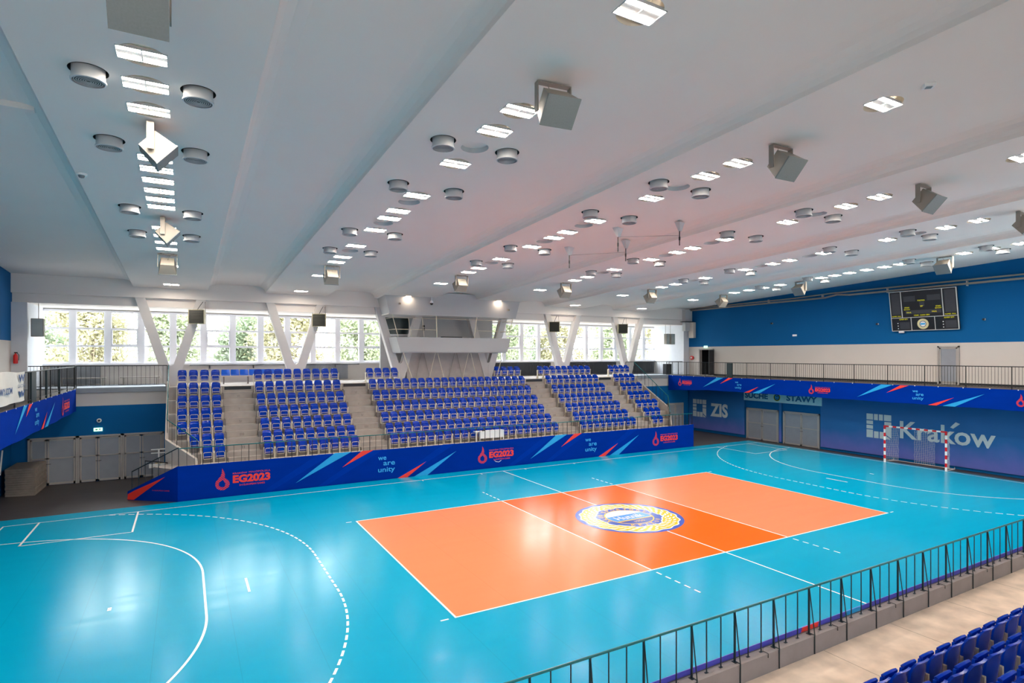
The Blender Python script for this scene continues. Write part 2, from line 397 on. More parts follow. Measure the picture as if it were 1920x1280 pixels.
# round air diffusers
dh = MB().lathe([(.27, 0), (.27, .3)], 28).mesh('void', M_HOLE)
db = MB().lathe([(.225, .28), (.225, -.13), (.24, -.15), (.24, -.175), (.215, -.182)], 28).mesh('collar', M_VENT, True)
dr = MB()
dr.disc(.218, -.15, 28, mi=1)
for r in (.195, .165, .135, .105, .075, .045): dr.lathe([(r, -.168), (r-.010, -.168), (r-.010, -.163)], 24)
dr = dr.mesh('rings', [M_VENT, mat('dark vent interior', '4f5654', .7)])
for c in ROWS:
    for sgn, sn in ((-1, 'left'), (1, 'right')):
        for i, y in enumerate(DIFY):
            o = thing('air_diffuser', 'round ceiling vent %s of the %s lamp row, %s from the windows' % (sn, ROWN[c], ORD[3-i]), 'air vent', (c+sgn*.76, y, cz(y)), 0, 'round air vents in the ceiling')
            put('vent_opening', dh, o); put('vent_collar', db, o); put('vent_rings', dr, o)
    if abs(c) != 15:
        cp = MB().lathe([(.3, 0), (.3, .12)], 28, mi=1).disc(.3, .11, 28).mesh('ceiling_cap', [M_CEIL, M_VENT])
        for i, y in enumerate(CAPS):
            o = put('cover_disc', cp, None, (c, y, cz(y)), (TILT, 0, 0))
            tag(o, 'round blank cover sunk in the %s lamp row, %s from the windows' % (ROWN[c], ORD[3-i]), 'cover', 'blank round covers in the ceiling')

# ------------------------------------------------------------------ loudspeakers under the ceiling
def speaker_meshes():
    b = MB().hull([(-.29, -.02, -.25), (.29, -.02, -.25), (.29, -.02, .25), (-.29, -.02, .25)], [(-.22, .4, -.2), (.22, .4, -.2), (.22, .4, .2), (-.22, .4, .2)])
    g = MB().box(-.30, .30, -.05, -.02, -.26, .26); g.box(-.03, .03, -.055, -.05, -.20, -.17)
    k = MB()
    for s in (-1, 1): k.box(*sorted((s*.30, s*.32)), -.06, .06, -.06, .42)
    k.box(-.32, .32, -.06, .06, .42, .44); k.tube([(-.2, 0, .43), (-.2, 0, .47)], .012); k.tube([(.2, 0, .43), (.2, 0, .47)], .012)
    k.tube([(-.1, 0, .42), (.0, .04, .22)], .006, 4)
    return b.mesh('cabinet', M_SPK), g.mesh('grille', M_GRIL), k.mesh('bracket', M_SPK)
SM = speaker_meshes()
def speaker(x, y, rz, pitch, lab):
    o = thing('loudspeaker', lab, 'loudspeaker', (x, y, cz(y)-.47), rz, 'loudspeakers hung from the ceiling')
    r = put('speaker_bracket', SM[2], o)
    r2 = put('speaker_cabinet', SM[0], o, (0, -.24, -.1), (pitch, 0, 0)); r2.data = SM[0]
    put('speaker_grille', SM[1], r2)
    return o
for c in (-9, -3, 3, 9):
    speaker(c, -8.62, .12*(c/9), .75, 'grey ceiling loudspeaker in the %s lamp row, nearer to the camera' % ROWN[c])
    speaker(c, 8.55, PI, .6, 'boxy cream loudspeaker in the %s lamp row, near the windows' % ROWN[c])
for y, n in ((-8.9, 'nearest the camera'), (-3.75, 'second nearest the camera'), (3.28, 'third nearest the camera'), (8.6, 'nearest the windows')):
    for c, s in ((-15, 1), (15, -1)):
        rz = s*PI/2*(1 if abs(y) < 5 else .0); 
        if y == 8.6: rz = PI
        if y == -8.9: rz = 0
        q_ = speaker(c+(.1 if y < -8 and c < 0 else 0), y, rz, .72, 'pale loudspeaker under the %s lamp row, %s' % (ROWN[c], n))
        if y < -8: q_.location.z -= .13; q_.location.y += .12

# ------------------------------------------------------------------ walls
WX = 21.3
def side_wall(s, nm, holes):
    # lower blue wall, white wall over the gallery, blue wall to the ceiling
    m = MB(); x0, x1 = sorted((s*WX, s*(WX+.3)))
    def slab(y0, y1, z0, z1, mi): m.box(x0, x1, y0, y1, z0, z1, mi)
    def band(z0, z1, mi):
        hs = [h for h in holes if h[2] < z1-1e-6 and h[3] > z0+1e-6]; y = -21.4
        for h in sorted(hs):
            slab(y, h[0], z0, z1, mi)
            if h[3] < z1: slab(h[0], h[1], h[3], z1, mi)
            if h[2] > z0: slab(h[0], h[1], z0, h[2], mi)
            y = h[1]
        slab(y, 21.4, z0, z1, mi)
    band(-.1, 4.3, 0); band(4.3, 6.73, 1); band(6.73, 11.9, 0)
    return struct(nm, m, [M_BLUEW, M_WALLW])
side_wall(1, 'wall_right', [(15.05, 16.5, 4.5, 6.52)])
side_wall(-1, 'wall_left', [])
def end_wall(s, nm):
    m = MB(); ya, yb = s*17.6, s*17.85
    y0, y1 = sorted((ya, yb))
    for a, b in ((-21.3, -15.2), (14.5, 21.3)):
        if s < 0 and a < 0: continue
        m.box(a, b, y0, y1, 0, 3.63, 0); m.box(a, b, y0, y1, 3.63, 4.27, 1)
    return struct(nm, m, [M_BLUEW, M_WALLW])
end_wall(1, 'wall_back')
# window wall parts: beam, lintel, pilasters, sill wall, floor of the gallery
def sgn_box(m, s, x0, x1, y0, y1, z0, z1, mi=0):
    a, b = sorted((s*y0, s*y1)); m.box(x0, x1, a, b, z0, z1, mi)
for s, nm in ((1, 'back'), (-1, 'front')):
    up = 0 if s > 0 else 1.75
    m = MB(); sgn_box(m, s, -21.3, 21.3, 17.55, 17.95, 8.93, 9.82+up)
    struct('beam_'+nm, m, M_CEIL)
    m = MB(); sgn_box(m, s, -21.3, 21.3, 17.8, 21.4, 8.5, 9.8+up)
    struct('lintel_'+nm, m, M_CEIL)
    m = MB()
    for a, b in ((-21.3, -20.72), (20.72, 21.3)): sgn_box(m, s, a, b, 17.6, 21.4, 4.5, 8.5)
    struct('pillar_'+nm, m, mat('light pillar paint', 'd9dce2', .8, var=.02))
    m = MB(); sgn_box(m, s, -20.72, 20.72, 21.1, 21.4, 4.5, 5.6); sgn_box(m, s, -3, 3, 21.1, 21.4, 5.6, 8.5)
    sgn_box(m, s, -20.72, 20.72, 21.1, 21.4, 8.42, 8.5)
    struct('wall_window_'+nm, m, M_WALLW)
    m = MB(); sgn_box(m, s, -20.72, -3, 20.86, 21.1, 5.54, 5.62); sgn_box(m, s, 3, 20.72, 20.86, 21.1, 5.54, 5.62)
    struct('windowsill_'+nm, m, M_WHITE)
m = MB(); m.box(-21.3, -15.1, 17.5, 21.4, 4.27, 4.5); m.box(14.45, 21.3, 17.5, 21.4, 4.27, 4.5)
struct('gallery_floor_back', m, [mat('gallery slab edge', '8d949b', .8, var=.05)])
m = MB(); m.box(18.93, 21.3, -17.5, 17.5, 4.25, 4.455); struct('gallery_floor_right', m, mat('gallery dark floor', '5d544e', .7))
m = MB(); m.box(-21.3, -18.93, -17.5, 17.5, 4.25, 4.455); struct('gallery_floor_left', m, mat('gallery dark floor', '5d544e'))
m = MB().box(21.24, 21.3, -17, -1.6, 4.5, 4.6); m.box(21.24, 21.3, -.6, 15.0, 4.5, 4.6); struct('baseboard_right', m, M_RAILB)

# windows
def window_meshes():
    f = MB()
    for a, b in ((-.75, -.61), (.61, .75)): f.box(a, b, 20.98, 21.2, 5.62, 8.44)
    for z in (5.62, 6.50, 7.42, 8.34): f.box(-.61, .61, 21.04, 21.16, z, z+.1)
    for a, b in ((-.61, -.58), (.58, .61)): f.box(a, b, 21.03, 21.17, 5.62, 8.42)
    g = MB(); g.add([(-.6, 21.1, 5.65), (.6, 21.1, 5.65), (.6, 21.1, 8.4), (-.6, 21.1, 8.4)], [(0, 1, 2, 3)])
    q = MB()      # an opening sash in the middle row
    for a, b in ((-.58, -.54), (.54, .58)): q.box(a, b, 21.0, 21.1, 6.6, 7.45)
    for z in (6.6, 7.40): q.box(-.58, .58, 21.0, 21.1, z, z+.05)
    gm = bpy.data.materials.new('window glass'); gm.use_nodes = True; N = gm.node_tree.nodes; L = gm.node_tree.links
    N.remove(N['Principled BSDF']); tr = N.new('ShaderNodeBsdfTransparent'); gl = N.new('ShaderNodeBsdfGlossy'); mx = N.new('ShaderNodeMixShader')
    gl.inputs['Roughness'].default_value = .05; mx.inputs[0].default_value = .06; tr.inputs[0].default_value = (.95, .97, .97, 1)
    L.new(tr.outputs[0], mx.inputs[1]); L.new(gl.outputs[0], mx.inputs[2]); L.new(mx.outputs[0], N['Material Output'].inputs[0])
    return f.mesh('window_frame', M_WHITE), g.mesh('window_glass', gm), q.mesh('window_sash', M_WHITE)
WM = window_meshes(); wn = 0
for s in (1, -1):
    for x in [k*1.5+.75 for k in range(-14, 14)]:
        if abs(x) < 3: continue
        wn += 1
        o = put('window_%d' % wn, WM[0], None, (x, 0, 0), (0, 0, 0 if s > 0 else PI)); o['kind'] = 'structure'
        put('window_glass', WM[1], o)
        if wn % 3 == 0: put('window_sash', WM[2], o)

# V columns
def vee(c, s, idx):
    m = MB(); y0, y1 = sorted((s*17.58, s*17.98))
    for q in (-1, 1):
        m.prism([(c+q*1.56, 8.95), (c+q*1.12, 8.95), (c+q*.0, 5.25), (c+q*.02, 4.5), (c+q*.24, 4.5)] if q > 0 else
                [(c-1.56, 8.95), (c-.24, 4.5), (c-.02, 4.5), (c, 5.25), (c-1.12, 8.95)], 'y', y0, y1)
    # web between the legs under the apex
    m.prism([(c-.12, 5.62), (c-.25, 4.5), (c+.25, 4.5), (c+.12, 5.62), (c, 5.55)], 'y', y0+.01, y1-.01)
    struct('column_%d' % idx, m, M_COL)
for i, c in enumerate(ROWS): vee(c-.03, 1, i+1); vee(c, -1, i+7)

# ------------------------------------------------------------------ grandstand
RY = [12.0, 12.77, 13.56, 14.36, 15.16, 15.94, 16.55]
RZ = [1.29, 1.72, 2.22, 2.75, 3.30, 3.89, 4.5]
def stand_profile(off=0, top=1.31):
    p = [(11.22, 0), (11.22, RZ[0])]
    for i in range(1, 7): p += [(RY[i]-.52+off, RZ[i-1]), (RY[i]-.52+off, RZ[i])]
    return p+[(21.09, 4.5), (21.09, 0)]
AISLES = [(-12.75, -11.42), (-6.85, -5.52), (4.9, 6.24), (10.82, 12.02)]
LPATH = [(-15.1, 17.5), (-15.08, 13.4), (-13.96, 11.5), (-13.96, 11.22)]
RPATH = [(14.45, 17.5), (14.45, 12.9), (13.3, 11.5), (13.3, 11.22)]
stand = thing('grandstand', 'grey concrete grandstand under the windows behind the long blue banner', 'grandstand')
def stand_steps(y0off, name, parent, sgn, xl, xr):
    m = MB(); prof = stand_profile(y0off)
    # each tread is cut to the angled side walls
    def xlim(y, path, side):
        for (xa, ya), (xb, yb) in zip(path, path[1:]):
            if yb <= y <= ya: return xa+(xb-xa)*(ya-y)/(ya-yb) if ya != yb else xa
        return path[0][0] if y > path[0][1] else path[-1][0]
    ys = [11.22]+[RY[i]-.52 for i in range(1, 7)]+[21.09]
    for i in range(7):
        ya, yb = ys[i], ys[i+1]; cuts = sorted({ya, yb}|{q[1] for q in LPATH+RPATH if ya < q[1] < yb})
        for a, b in zip(cuts, cuts[1:]):
            A = [(xlim(a, LPATH, 0), a), (xlim(a, RPATH, 1), a), (xlim(b, RPATH, 1), b), (xlim(b, LPATH, 0), b)]
            if a >= 17.5: A = [(-15.1, a), (14.45, a), (14.45, b), (-15.1, b)]
            m.hull([(x, y, 0) for x, y in A], [(x, y, RZ[i]) for x, y in A])
    return m
stand_steps(0, 'steps', stand, 1, 0, 0).obj('stand_terraces', M_CONC, stand)
# aisle half steps with roman numerals
for ai, (a, b) in enumerate(AISLES):
    m = MB(); dk = MB()
    for i in range(1, 7):
        ye = RY[i]-.52; h = RZ[i]-RZ[i-1]
        m.box(a, b, ye-.27, ye, RZ[i-1], RZ[i-1]+h*.5); m.box(a+.02, b-.02, ye-.285, ye-.27, RZ[i-1]+h*.5-.02, RZ[i-1]+h*.5)
    m.obj('aisle_steps', M_CONC, stand)
    dk.box(a+.05, b-.05, RY[6]-.535, RY[6]-.521, 4.32, 4.48); dk.obj('aisle_top_strip', M_RAILB, stand)
    t = MB()
    for i, s in enumerate(('I', 'II', 'III', 'IV', 'V', 'VI')):
        ye = RY[i+1]-.52-.27 ; pl = Plane(((a+b)/2, ye, 0), (1, 0, 0), (0, 0, 1)); wdt = .028*len(s) if s != 'I' else .012
        z = RZ[i]+.05
        text_on(t, pl, s, -wdt, wdt, z, z+.13, .006, .0)
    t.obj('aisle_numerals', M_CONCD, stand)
    cb = MB()
    for i in range(1, 6):     # little grey blocks flanking the aisle
        for xx in (a-.16, b-.0):
            cb.box(xx, xx+.16, RY[i]-.5, RY[i]-.2, RZ[i], RZ[i]+.26)
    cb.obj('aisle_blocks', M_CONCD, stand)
MB().box(-13.96, 13.3, 16.05, 16.2, 4.5, 4.512).obj('lit_landing_strip', M_KERB, stand)  # pale strip laid on the landing to paint in its lit edge
# side walls following the terraces
def side_parapet(path, zs, nm, lab, th):
    m = MB()
    for (p0, z0), (p1, z1) in zip(zip(path, zs), zip(path[1:], zs[1:])):
        d = Vector((p1[0]-p0[0], p1[1]-p0[1], 0)).normalized(); n = Vector((-d.y, d.x, 0))*th
        A, B = Vector((*p0, 0)), Vector((*p1, 0))
        m.hull([A, B, B+n, A+n], [A+Vector((0, 0, z0)), B+Vector((0, 0, z1)), B+n+Vector((0, 0, z1)), A+n+Vector((0, 0, z0))])
    return tag(m.obj(nm, M_KERB if th < 0 else M_CONC), lab, 'side wall')
side_parapet([(-15.1, 17.5), (-15.08, 13.4), (-13.96, 11.5)], [4.75, 2.33, 1.67], 'stand_side_parapet', 'grey side wall with pale sloping top at the left end of the grandstand', -.12)
side_parapet([(14.45, 17.5), (14.45, 12.9), (13.3, 11.5)], [5.0, 2.5, 1.5], 'stand_side_parapet', 'grey sloping side wall at the right end of the grandstand', .12)
# front wall of the stand, landings at both ends
m = MB().box(-14.65, 14.9, 11.06, 11.22, 0, 1.45)
tag(m.obj('stand_front_parapet', M_KERB), 'pale concrete front parapet of the far grandstand above the blue banner', 'parapet')
for nm, lab, P in (('left', 'dark landing with steps at the left end of the grandstand', [(-14.65, 11.22), (-13.96, 11.22), (-13.96, 11.5), (-14.95, 13.1), (-15.6, 12.5)]),):
    ld = thing('end_staircase', lab, 'staircase')
    MB().prism(P, 'z', 0, 1.29).obj('landing', M_CONC, ld)
    d = Vector((-1.8, 1.45, 0)).normalized(); n = Vector((-d.y, d.x, 0))*-1.2; st = MB(); o0 = Vector((-14.7, 11.25, 0))
    if n.y < 0: n = -n
    n = Vector((.72, .9, 0))*1.0
    for k in range(6):
        A = o0+d*(k*.37); B = o0+d*((k+1)*.37); h = 1.29-(k+1)*.19
        st.hull([A, B, B+n, A+n], [A+Vector((0, 0, h)), B+Vector((0, 0, h)), B+n+Vector((0, 0, h)), A+n+Vector((0, 0, h))])
    st.obj('stair_steps', mat('light wood step', 'b08a66', .6, var=.1), ld)

# ------------------------------------------------------------------ seats
def rrect(w, h, r, n=4, z0=0, x0=0):
    P = []
    for cx_, cz_, a0 in ((w/2-r, z0+h-r, 0), (-w/2+r, z0+h-r, PI/2), (-w/2+r, z0+r, PI), (w/2-r, z0+r, 1.5*PI)):
        P += [(x0+cx_+r*math.cos(a0+PI/2*i/n), cz_+r*math.sin(a0+PI/2*i/n)) for i in range(n+1)]
    return P
def shell(w, z0, z1, yf, th, nu=8, nv=7, taper=.82, curve=.035, lean=.05, lip=.03):
    def f(u, v):
        k = 1-(1-taper)*max(0, (v-.72)/.28)**2; x = (u-.5)*w*k
        y = yf+lean*v-curve*(1-(2*u-1)**2)*-1+(lip*max(0, (v-.82)/.18)**1.5)
        z = z0+(z1-z0)*v-.018*(abs(2*u-1)**3)*(1 if v > .8 else 0)
        return (x, y, z)
    m = MB(); m.grid(f, nu, nv, thick=(0, th, 0)); return m
def seat_meshes(dseat):
    back = shell(.385, .34, .83, -.03, .035, lean=.06, lip=.035)
    pan = shell(.365, .30, .70, -.115, .035, taper=.9, curve=.02, lean=.0, lip=.0)
    # rolled front edge of the folded pan
    pan.tube([(-.15, -.085, .70), (-.08, -.075, .715), (0, -.07, .72), (.08, -.075, .715), (.15, -.085, .70)], .028, 6)
    fr = MB(); yy = -.15
    loop = [(x, yy, z) for x, z in rrect(.335, .29, .06, 3, .255)]
    fr.tube(loop, .011, 5, closed=True); fr.tube([(-.167, yy, .36), (.167, yy, .36)], .011, 5)
    ps = MB(); ps.box(-.016, .016, -.10, .05, .06, .56); ps.box(-.02, .02, -.14, -.06, .50, .585); ps.box(-.02, .02, -.16, .1, .0, .06)
    return back.mesh('backrest', dseat, True), pan.mesh('seat_pan', dseat, True), fr.mesh('tube_frame', M_BEIGE, True), ps.mesh('side_bracket', M_BEIGE)
SE = seat_meshes(M_SEAT)
def new_seat(label, loc, rz=0, group='blue folding seats on the far grandstand'):
    o = thing('stadium_seat', label, 'stadium seat', loc, rz, group)
    put('backrest', SE[0], o); put('seat_pan', SE[1], o); put('tube_frame', SE[2], o)
    put('side_bracket', SE[3], o, (-.225, 0, 0)); put('side_bracket', SE[3], o, (.225, 0, 0))
    return o
BLK = {'leftmost': (-14.545, 4), 'second': (-11.09, 9), 'wide middle': (-5.2, 21), 'fourth': (6.6, 9), 'rightmost': (12.35, 4)}
PIT = .4875
ROWL = ['front', 'second', 'third', 'fourth', 'fifth', 'sixth']
for bn, (x0, n) in BLK.items():
    for r in range(7):
        for k in range(n):
            x = x0+k*PIT
            if bn == 'leftmost' and ((r == 0 and k < 2) or (r == 1 and k < 1)): continue
            if bn == 'rightmost' and ((r == 0 and k > 1) or (r == 1 and k > 2)): continue
            if r == 6:
                if bn == 'wide middle' and 4 <= k < 17: continue
                if bn == 'fourth': x -= .25
            rown = ROWL[r]+' row' if r < 6 else 'top row'
            new_seat('blue folding seat, %s from left, %s of the %s block' % (ORD[k], rown, bn), (x, RY[r], RZ[r]))
# seat beams / kerb strips under each front row
for bn, (x0, n) in BLK.items():
    m = MB(); xa = x0-.27; xb = x0+(n-1)*PIT+.27
    if bn == 'leftmost': xa += 2*PIT
    if bn == 'rightmost': xb -= 2*PIT
    m.box(xa, xb, 11.5, 11.62, 1.29, 1.42)
    for x in (xa, (xa+xb)/2, xb): m.box(x-.03, x+.03, 11.42, 11.5, 1.29, 1.38)
    m.obj('front_kerb', M_KERB, stand)
# near stand, seen over the seat backs
near = thing('near_stand', 'pale stone walkway and terraces of the near stand in the bottom right corner', 'grandstand')
m = MB(); ny = [-11.0]+[-(RY[i]+.88-.55) for i in range(1, 7)]+[-21.09]
for i in range(7): m.box(-19, 14.5, ny[i+1], ny[i], 0, RZ[i]-.02, 0 if i == 0 else 1)
m.obj('near_terraces', [M_WALK, M_CONC], near)
m = MB()
for k in range(-4, 9): m.box(-5.41+k*1.95, -5.40+k*1.95, ny[1], -11.17, 1.27, 1.2715)
m.obj('slab_joints', mat('joint filler', 'a39484', .8), near)
for r, (x0, n) in enumerate(((-7.92, 14), (-7.8, 9), (-8.3, 5))):
    for k in range(n):
        new_seat('blue folding seat seen from behind, %s from left, %s row of the near stand' % (ORD[k], ROWL[r]),
                 (x0+k*.46, -(RY[r]+.87), RZ[r]-.02), PI, 'blue folding seats on the near stand')
# bench of light blue bucket seats behind the top row
bn = thing('bucket_seat_bench', 'low grey bench carrying light blue bucket seats behind the second seat block', 'bench', (0, 18.6, 4.5))
MB().box(-12.75, -8.9, -.2, .2, .40, .46).obj('bench_top', M_KERB, bn)
m = MB()
for x in (-12.6, -11.4, -10.2, -9.05): m.box(x-.03, x+.03, -.15, .15, 0, .4)
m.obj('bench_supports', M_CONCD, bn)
def bucket(u, v):
    return ((u-.5)*(.44-.06*v*v), .17*v**2-.14+.03, .02+.36*v**1.3)
bk = MB().grid(lambda u, v: ((u-.5)*(.42-.1*max(0, v-.6)), .02+.14*v-.05*(1-(2*u-1)**2), .0+.32*v), 6, 6, thick=(0, .03, 0))
bk.box(-.2, .2, -.2, .05, 0, .05); bk = bk.mesh('bucket_seat', M_SEATL, True)
for k in range(8):
    o = put('plastic_chair', bk, None, (-12.5+k*.455, 18.6, 4.96))
    tag(o, 'light blue plastic bucket seat on the low bench, %s from the left' % ORD[k], 'bucket seat', 'light blue bucket seats on the bench')

# ------------------------------------------------------------------ railings
def railing(name, label, path, h, z, spacing, post_every, mtop, mbar, rb=.007, rp=.014, max_ind=100, bottom=.1, near_pt=None, post_w=None, group=None):
    """path: list of (x, y); z: level under the bars (number or list); straight runs of bars between posts"""
    o = thing(name, label, 'railing', (path[0][0], path[0][1], 0), 0, group); o0 = Vector((path[0][0], path[0][1], 0))
    zs = z if isinstance(z, (list, tuple)) else [z]*len(path)
    P = [Vector((x, y, zz)) for (x, y), zz in zip(path, zs)]
    MB().tube([p+Vector((0, 0, h))-o0 for p in P], .022, 8).obj('handrail', mtop, o, smooth=True)
    if bottom is not None: MB().tube([p+Vector((0, 0, bottom))-o0 for p in P], .012, 6).obj('bottom_rail', mbar, o)
    pts = []
    for a, b in zip(P, P[1:]):
        n = max(1, round(((b-a).to_2d()).length/spacing))
        pts += [a+(b-a)*i/n for i in range(n)]
    pts.append(P[-1])
    bm_ = {}
    bar = MB().box(-rb, rb, -rb, rb, bottom or 0, h).mesh('baluster', mbar); post = MB().box(-rp, rp, -rp, rp, -.02, h).mesh('post', mbar)
    C = Vector((-14.4, -17, 0)); L_ = []
    for i, p in enumerate(pts):
        if i % post_every == 0 or i == len(pts)-1: put('post', post, o, p-o0)
        else: L_.append(p)
    L_.sort(key=lambda p: (p-C).length)
    for p in L_[:max_ind]: put('baluster', bar, o, p-o0)
    if len(L_) > max_ind:
        m = MB()
        for p in L_[max_ind:]:
            q = p-o0; m.box(q.x-rb, q.x+rb, q.y-rb, q.y+rb, q.z+(bottom or 0), q.z+h)
        tag(m.obj('balusters', mbar, o), kind='stuff')
    return o
railing('court_railing', 'dark railing with thin teal handrail along the front of the far grandstand', [(-14.66, 11.12), (14.88, 11.12)], .74, 1.45, .295, 3, M_RAILT, M_RAILB, .007, .013, bottom=None)
railing('gallery_railing', 'black railing of thin upright bars along the right side gallery', [(18.98, 17.45), (18.98, -10)], 1.07, 4.46, .132, 14, M_RAILB, M_RAILB, .006, .016)
railing('gallery_railing', 'black railing of thin upright bars along the left side gallery', [(-18.98, 17.45), (-18.98, -2)], 1.05, 4.46, .132, 14, M_RAILB, M_RAILB, .0045, .02)
railing('gallery_railing', 'black railing on the short gallery left of the far grandstand', [(-18.9, 17.52), (-15.2, 17.52)], 1.05, 4.5, .185, 30, M_RAILB, M_RAILB, .007, .016)
railing('gallery_railing', 'black railing on the short gallery right of the far grandstand', [(14.6, 17.52), (18.9, 17.52)], 1.05, 4.5, .15, 30, M_RAILB, M_RAILB, .007, .016)
railing('walkway_gate', 'black barrier crossing the gallery walkway by the left window pillar', [(-20.9, 17.75), (-18.98, 17.75)], 1.05, 4.5, .13, 5, M_RAILB, M_RAILB, .006, .02)
railing('walkway_gate', 'black barrier crossing the gallery walkway by the right window pillar', [(18.98, 17.75), (20.9, 17.75)], 1.05, 4.5, .13, 5, M_RAILB, M_RAILB, .006, .02)
railing('side_handrail', 'green handrail on thin bars down the left side wall of the grandstand', [(-15.14, 17.4), (-15.12, 13.4), (-13.98, 11.5)], .85, [4.72, 2.35, 1.6], .4, 3, M_RAILT, M_RAILB, .006, .012, bottom=None)
railing('side_handrail', 'green handrail on thin bars down the right side wall of the grandstand', [(14.45, 16.4), (14.45, 12.9), (13.3, 11.5)], .85, [4.7, 2.4, 1.45], .4, 3, M_RAILT, M_RAILB, .006, .012, bottom=None)
railing('stair_handrail', 'dark green sloping rail down the front of the left end steps', [(-14.66, 11.13), (-16.36, 12.42)], .78, [1.45, .4], .3, 3, M_RAILD, M_RAILB, .007, .014, bottom=None)
railing('stair_handrail', 'black low rail on the back of the left end steps', [(-15.1, 13.0), (-15.97, 14.0)], .7, [.65, .65], .5, 1, M_RAILB, M_RAILB, .008, .01, bottom=None)
for s_, y_, w_ in ((-1, 8.86, .19), (-1, 11.1, .05), (-1, 13.77, .05), (1, 11.52, .13)):
    tag(MB().box(s_*18.98-.03, s_*18.98+.03, y_-w_*1.9 if w_ > .1 else y_-w_, y_+w_*1.9 if w_ > .1 else y_+w_, 4.455, 5.5).obj('rail_pillar', M_RAILD),
        'dark green pillar in the %s gallery railing at %s' % ('left' if s_ < 0 else 'right', {8.86: 'the white banner', 11.1: 'mid length', 13.77: 'its far end', 11.52: 'its far end'}[y_]), 'post')
# near railing on the parapet
m = MB().box(-19, 14.5, -11.16, -11.0, 0, 1.56)
tag(m.obj('near_parapet', [M_PARA]), 'low grey concrete parapet under the foreground railing', 'parapet')
nr = thing('foreground_railing', 'dark steel railing with teal handrail running across the foreground', 'railing', (0, -11.07, 1.56))
MB().tube([(-12.7, 0, .75), (5.3, 0, .75)], .018, 8).obj('handrail', M_RAILT, nr, smooth=True)
MB().tube([(-12.7, .0, .06), (5.3, .0, .06)], .005, 5).obj('bottom_rail', M_RAILB, nr)
pm = MB().box(-.010, .010, -.014, .014, 0, .75); pm.box(-.03, .03, -.035, .035, 0, .008); pm = pm.mesh('post', M_RAILD)
bb = MB().tube([(0, -.01, .72), (.0, -.1, .02)], .009, 5); bb.tube([(0, -.1, .03), (0, -.1, -.28)], .010, 5); bb.tube([(0, -.1, .02), (0, 0, .02)], .008, 4)
bb = bb.mesh('brace', M_RAILD)
lm_ = MB().box(-.0065, .0065, -.0065, .0065, 0, .75); lm_.box(-.028, .028, -.012, .02, 0, .007); lm_ = lm_.mesh('baluster', M_RAILD)
hk = MB().tube([(0, 0, .012), (.0, -.1, .012), (0, -.1, -.05)], .006, 4).mesh('cable_hook', M_RAILB)
for k in range(-5, 16):
    x = -8.29+k*.8785
    put('post', pm, nr, (x, 0, 0)); put('brace', bb, nr, (x, 0, 0))
    for q in (1, 2): put('baluster', lm_, nr, (x+q*.8785/3, 0, 0))
    if k % 2: put('cable_hook', hk, nr, (x+.62, 0, 0))

# ------------------------------------------------------------------ banners
def flame(m, pl, u, v, s, mi=0):
    P = [(-.02, .5), (.06, .36), (.10, .2), (.08, .07), (.16, .0), (.26, -.1), (.3, -.24), (.24, -.38), (.1, -.48), (-.06, -.5), (-.22, -.42), (-.3, -.28), (-.3, -.12), (-.2, .02), (-.1, .12), (-.04, .26)]
    hole = [(.0, -.02), (-.14, -.12), (-.16, -.26), (-.06, -.36), (.08, -.34), (.12, -.22), (.06, -.1)]
    stripes_in(m, pl, [(u+x*s, v+y*s) for x, y in P]+[(u+x*s, v+y*s) for x, y in [P[0]]]+[(u+x*s, v+y*s) for x, y in []], .55, s*.07, .62, .005, mi)
    poly_on(m, pl, [(u+x*s, v+y*s) for x, y in hole], .007, 3)
def eg_logo(m, pl, u, v, h, flamey=True):
    """u, v: centre of the flame; h: banner height"""
    s = h*.62
    flame(m, pl, u, v, s, 0)
    a = u+s*.42; wd = h*1.0
    text_on(m, pl, 'EG2023', a, a+wd, v-h*.14, v+h*.09, .005, .05, 0)
    text_on(m, pl, 'KRAKÓW', a, a+wd*.38, v+h*.12, v+h*.17, .005, .02, 0); text_on(m, pl, 'MAŁOPOLSKA', a+wd*.42, a+wd, v+h*.12, v+h*.17, .005, 0, 0)
    text_on(m, pl, '3rd EUROPEAN GAMES', a+wd*.17, a+wd*.85, v-h*.23, v-h*.18, .005, .01, 0)
def streak(m, pl, pts, mi): poly_on(m, pl, pts, .004, mi)
def unity(m, pl, u, v, s):
    text_on(m, pl, 'we', u, u+.38*s, v+.19*s, v+.34*s, .005, .015, 1); text_on(m, pl, 'are', u+.24*s, u+.78*s, v-.06*s, v+.10*s, .005, .015, 1)
    text_on(m, pl, 'unity', u, u+.78*s, v-.42*s, v-.14*s, .005, .015, 1)
def part_logo(o, pl, u, v, h): m = MB(); eg_logo(m, pl, u, v, h); m.obj('banner_logo', PR, o)
def part_streak(o, pl, pts, mi): m = MB(); poly_on(m, pl, pts, .004 if mi != 4 else .0015, 0); m.obj('banner_streak', PR[mi], o)
def part_slogan(o, pl, u, v, s_): m = MB(); unity(m, pl, u, v, s_); m.obj('banner_slogan', PR, o)
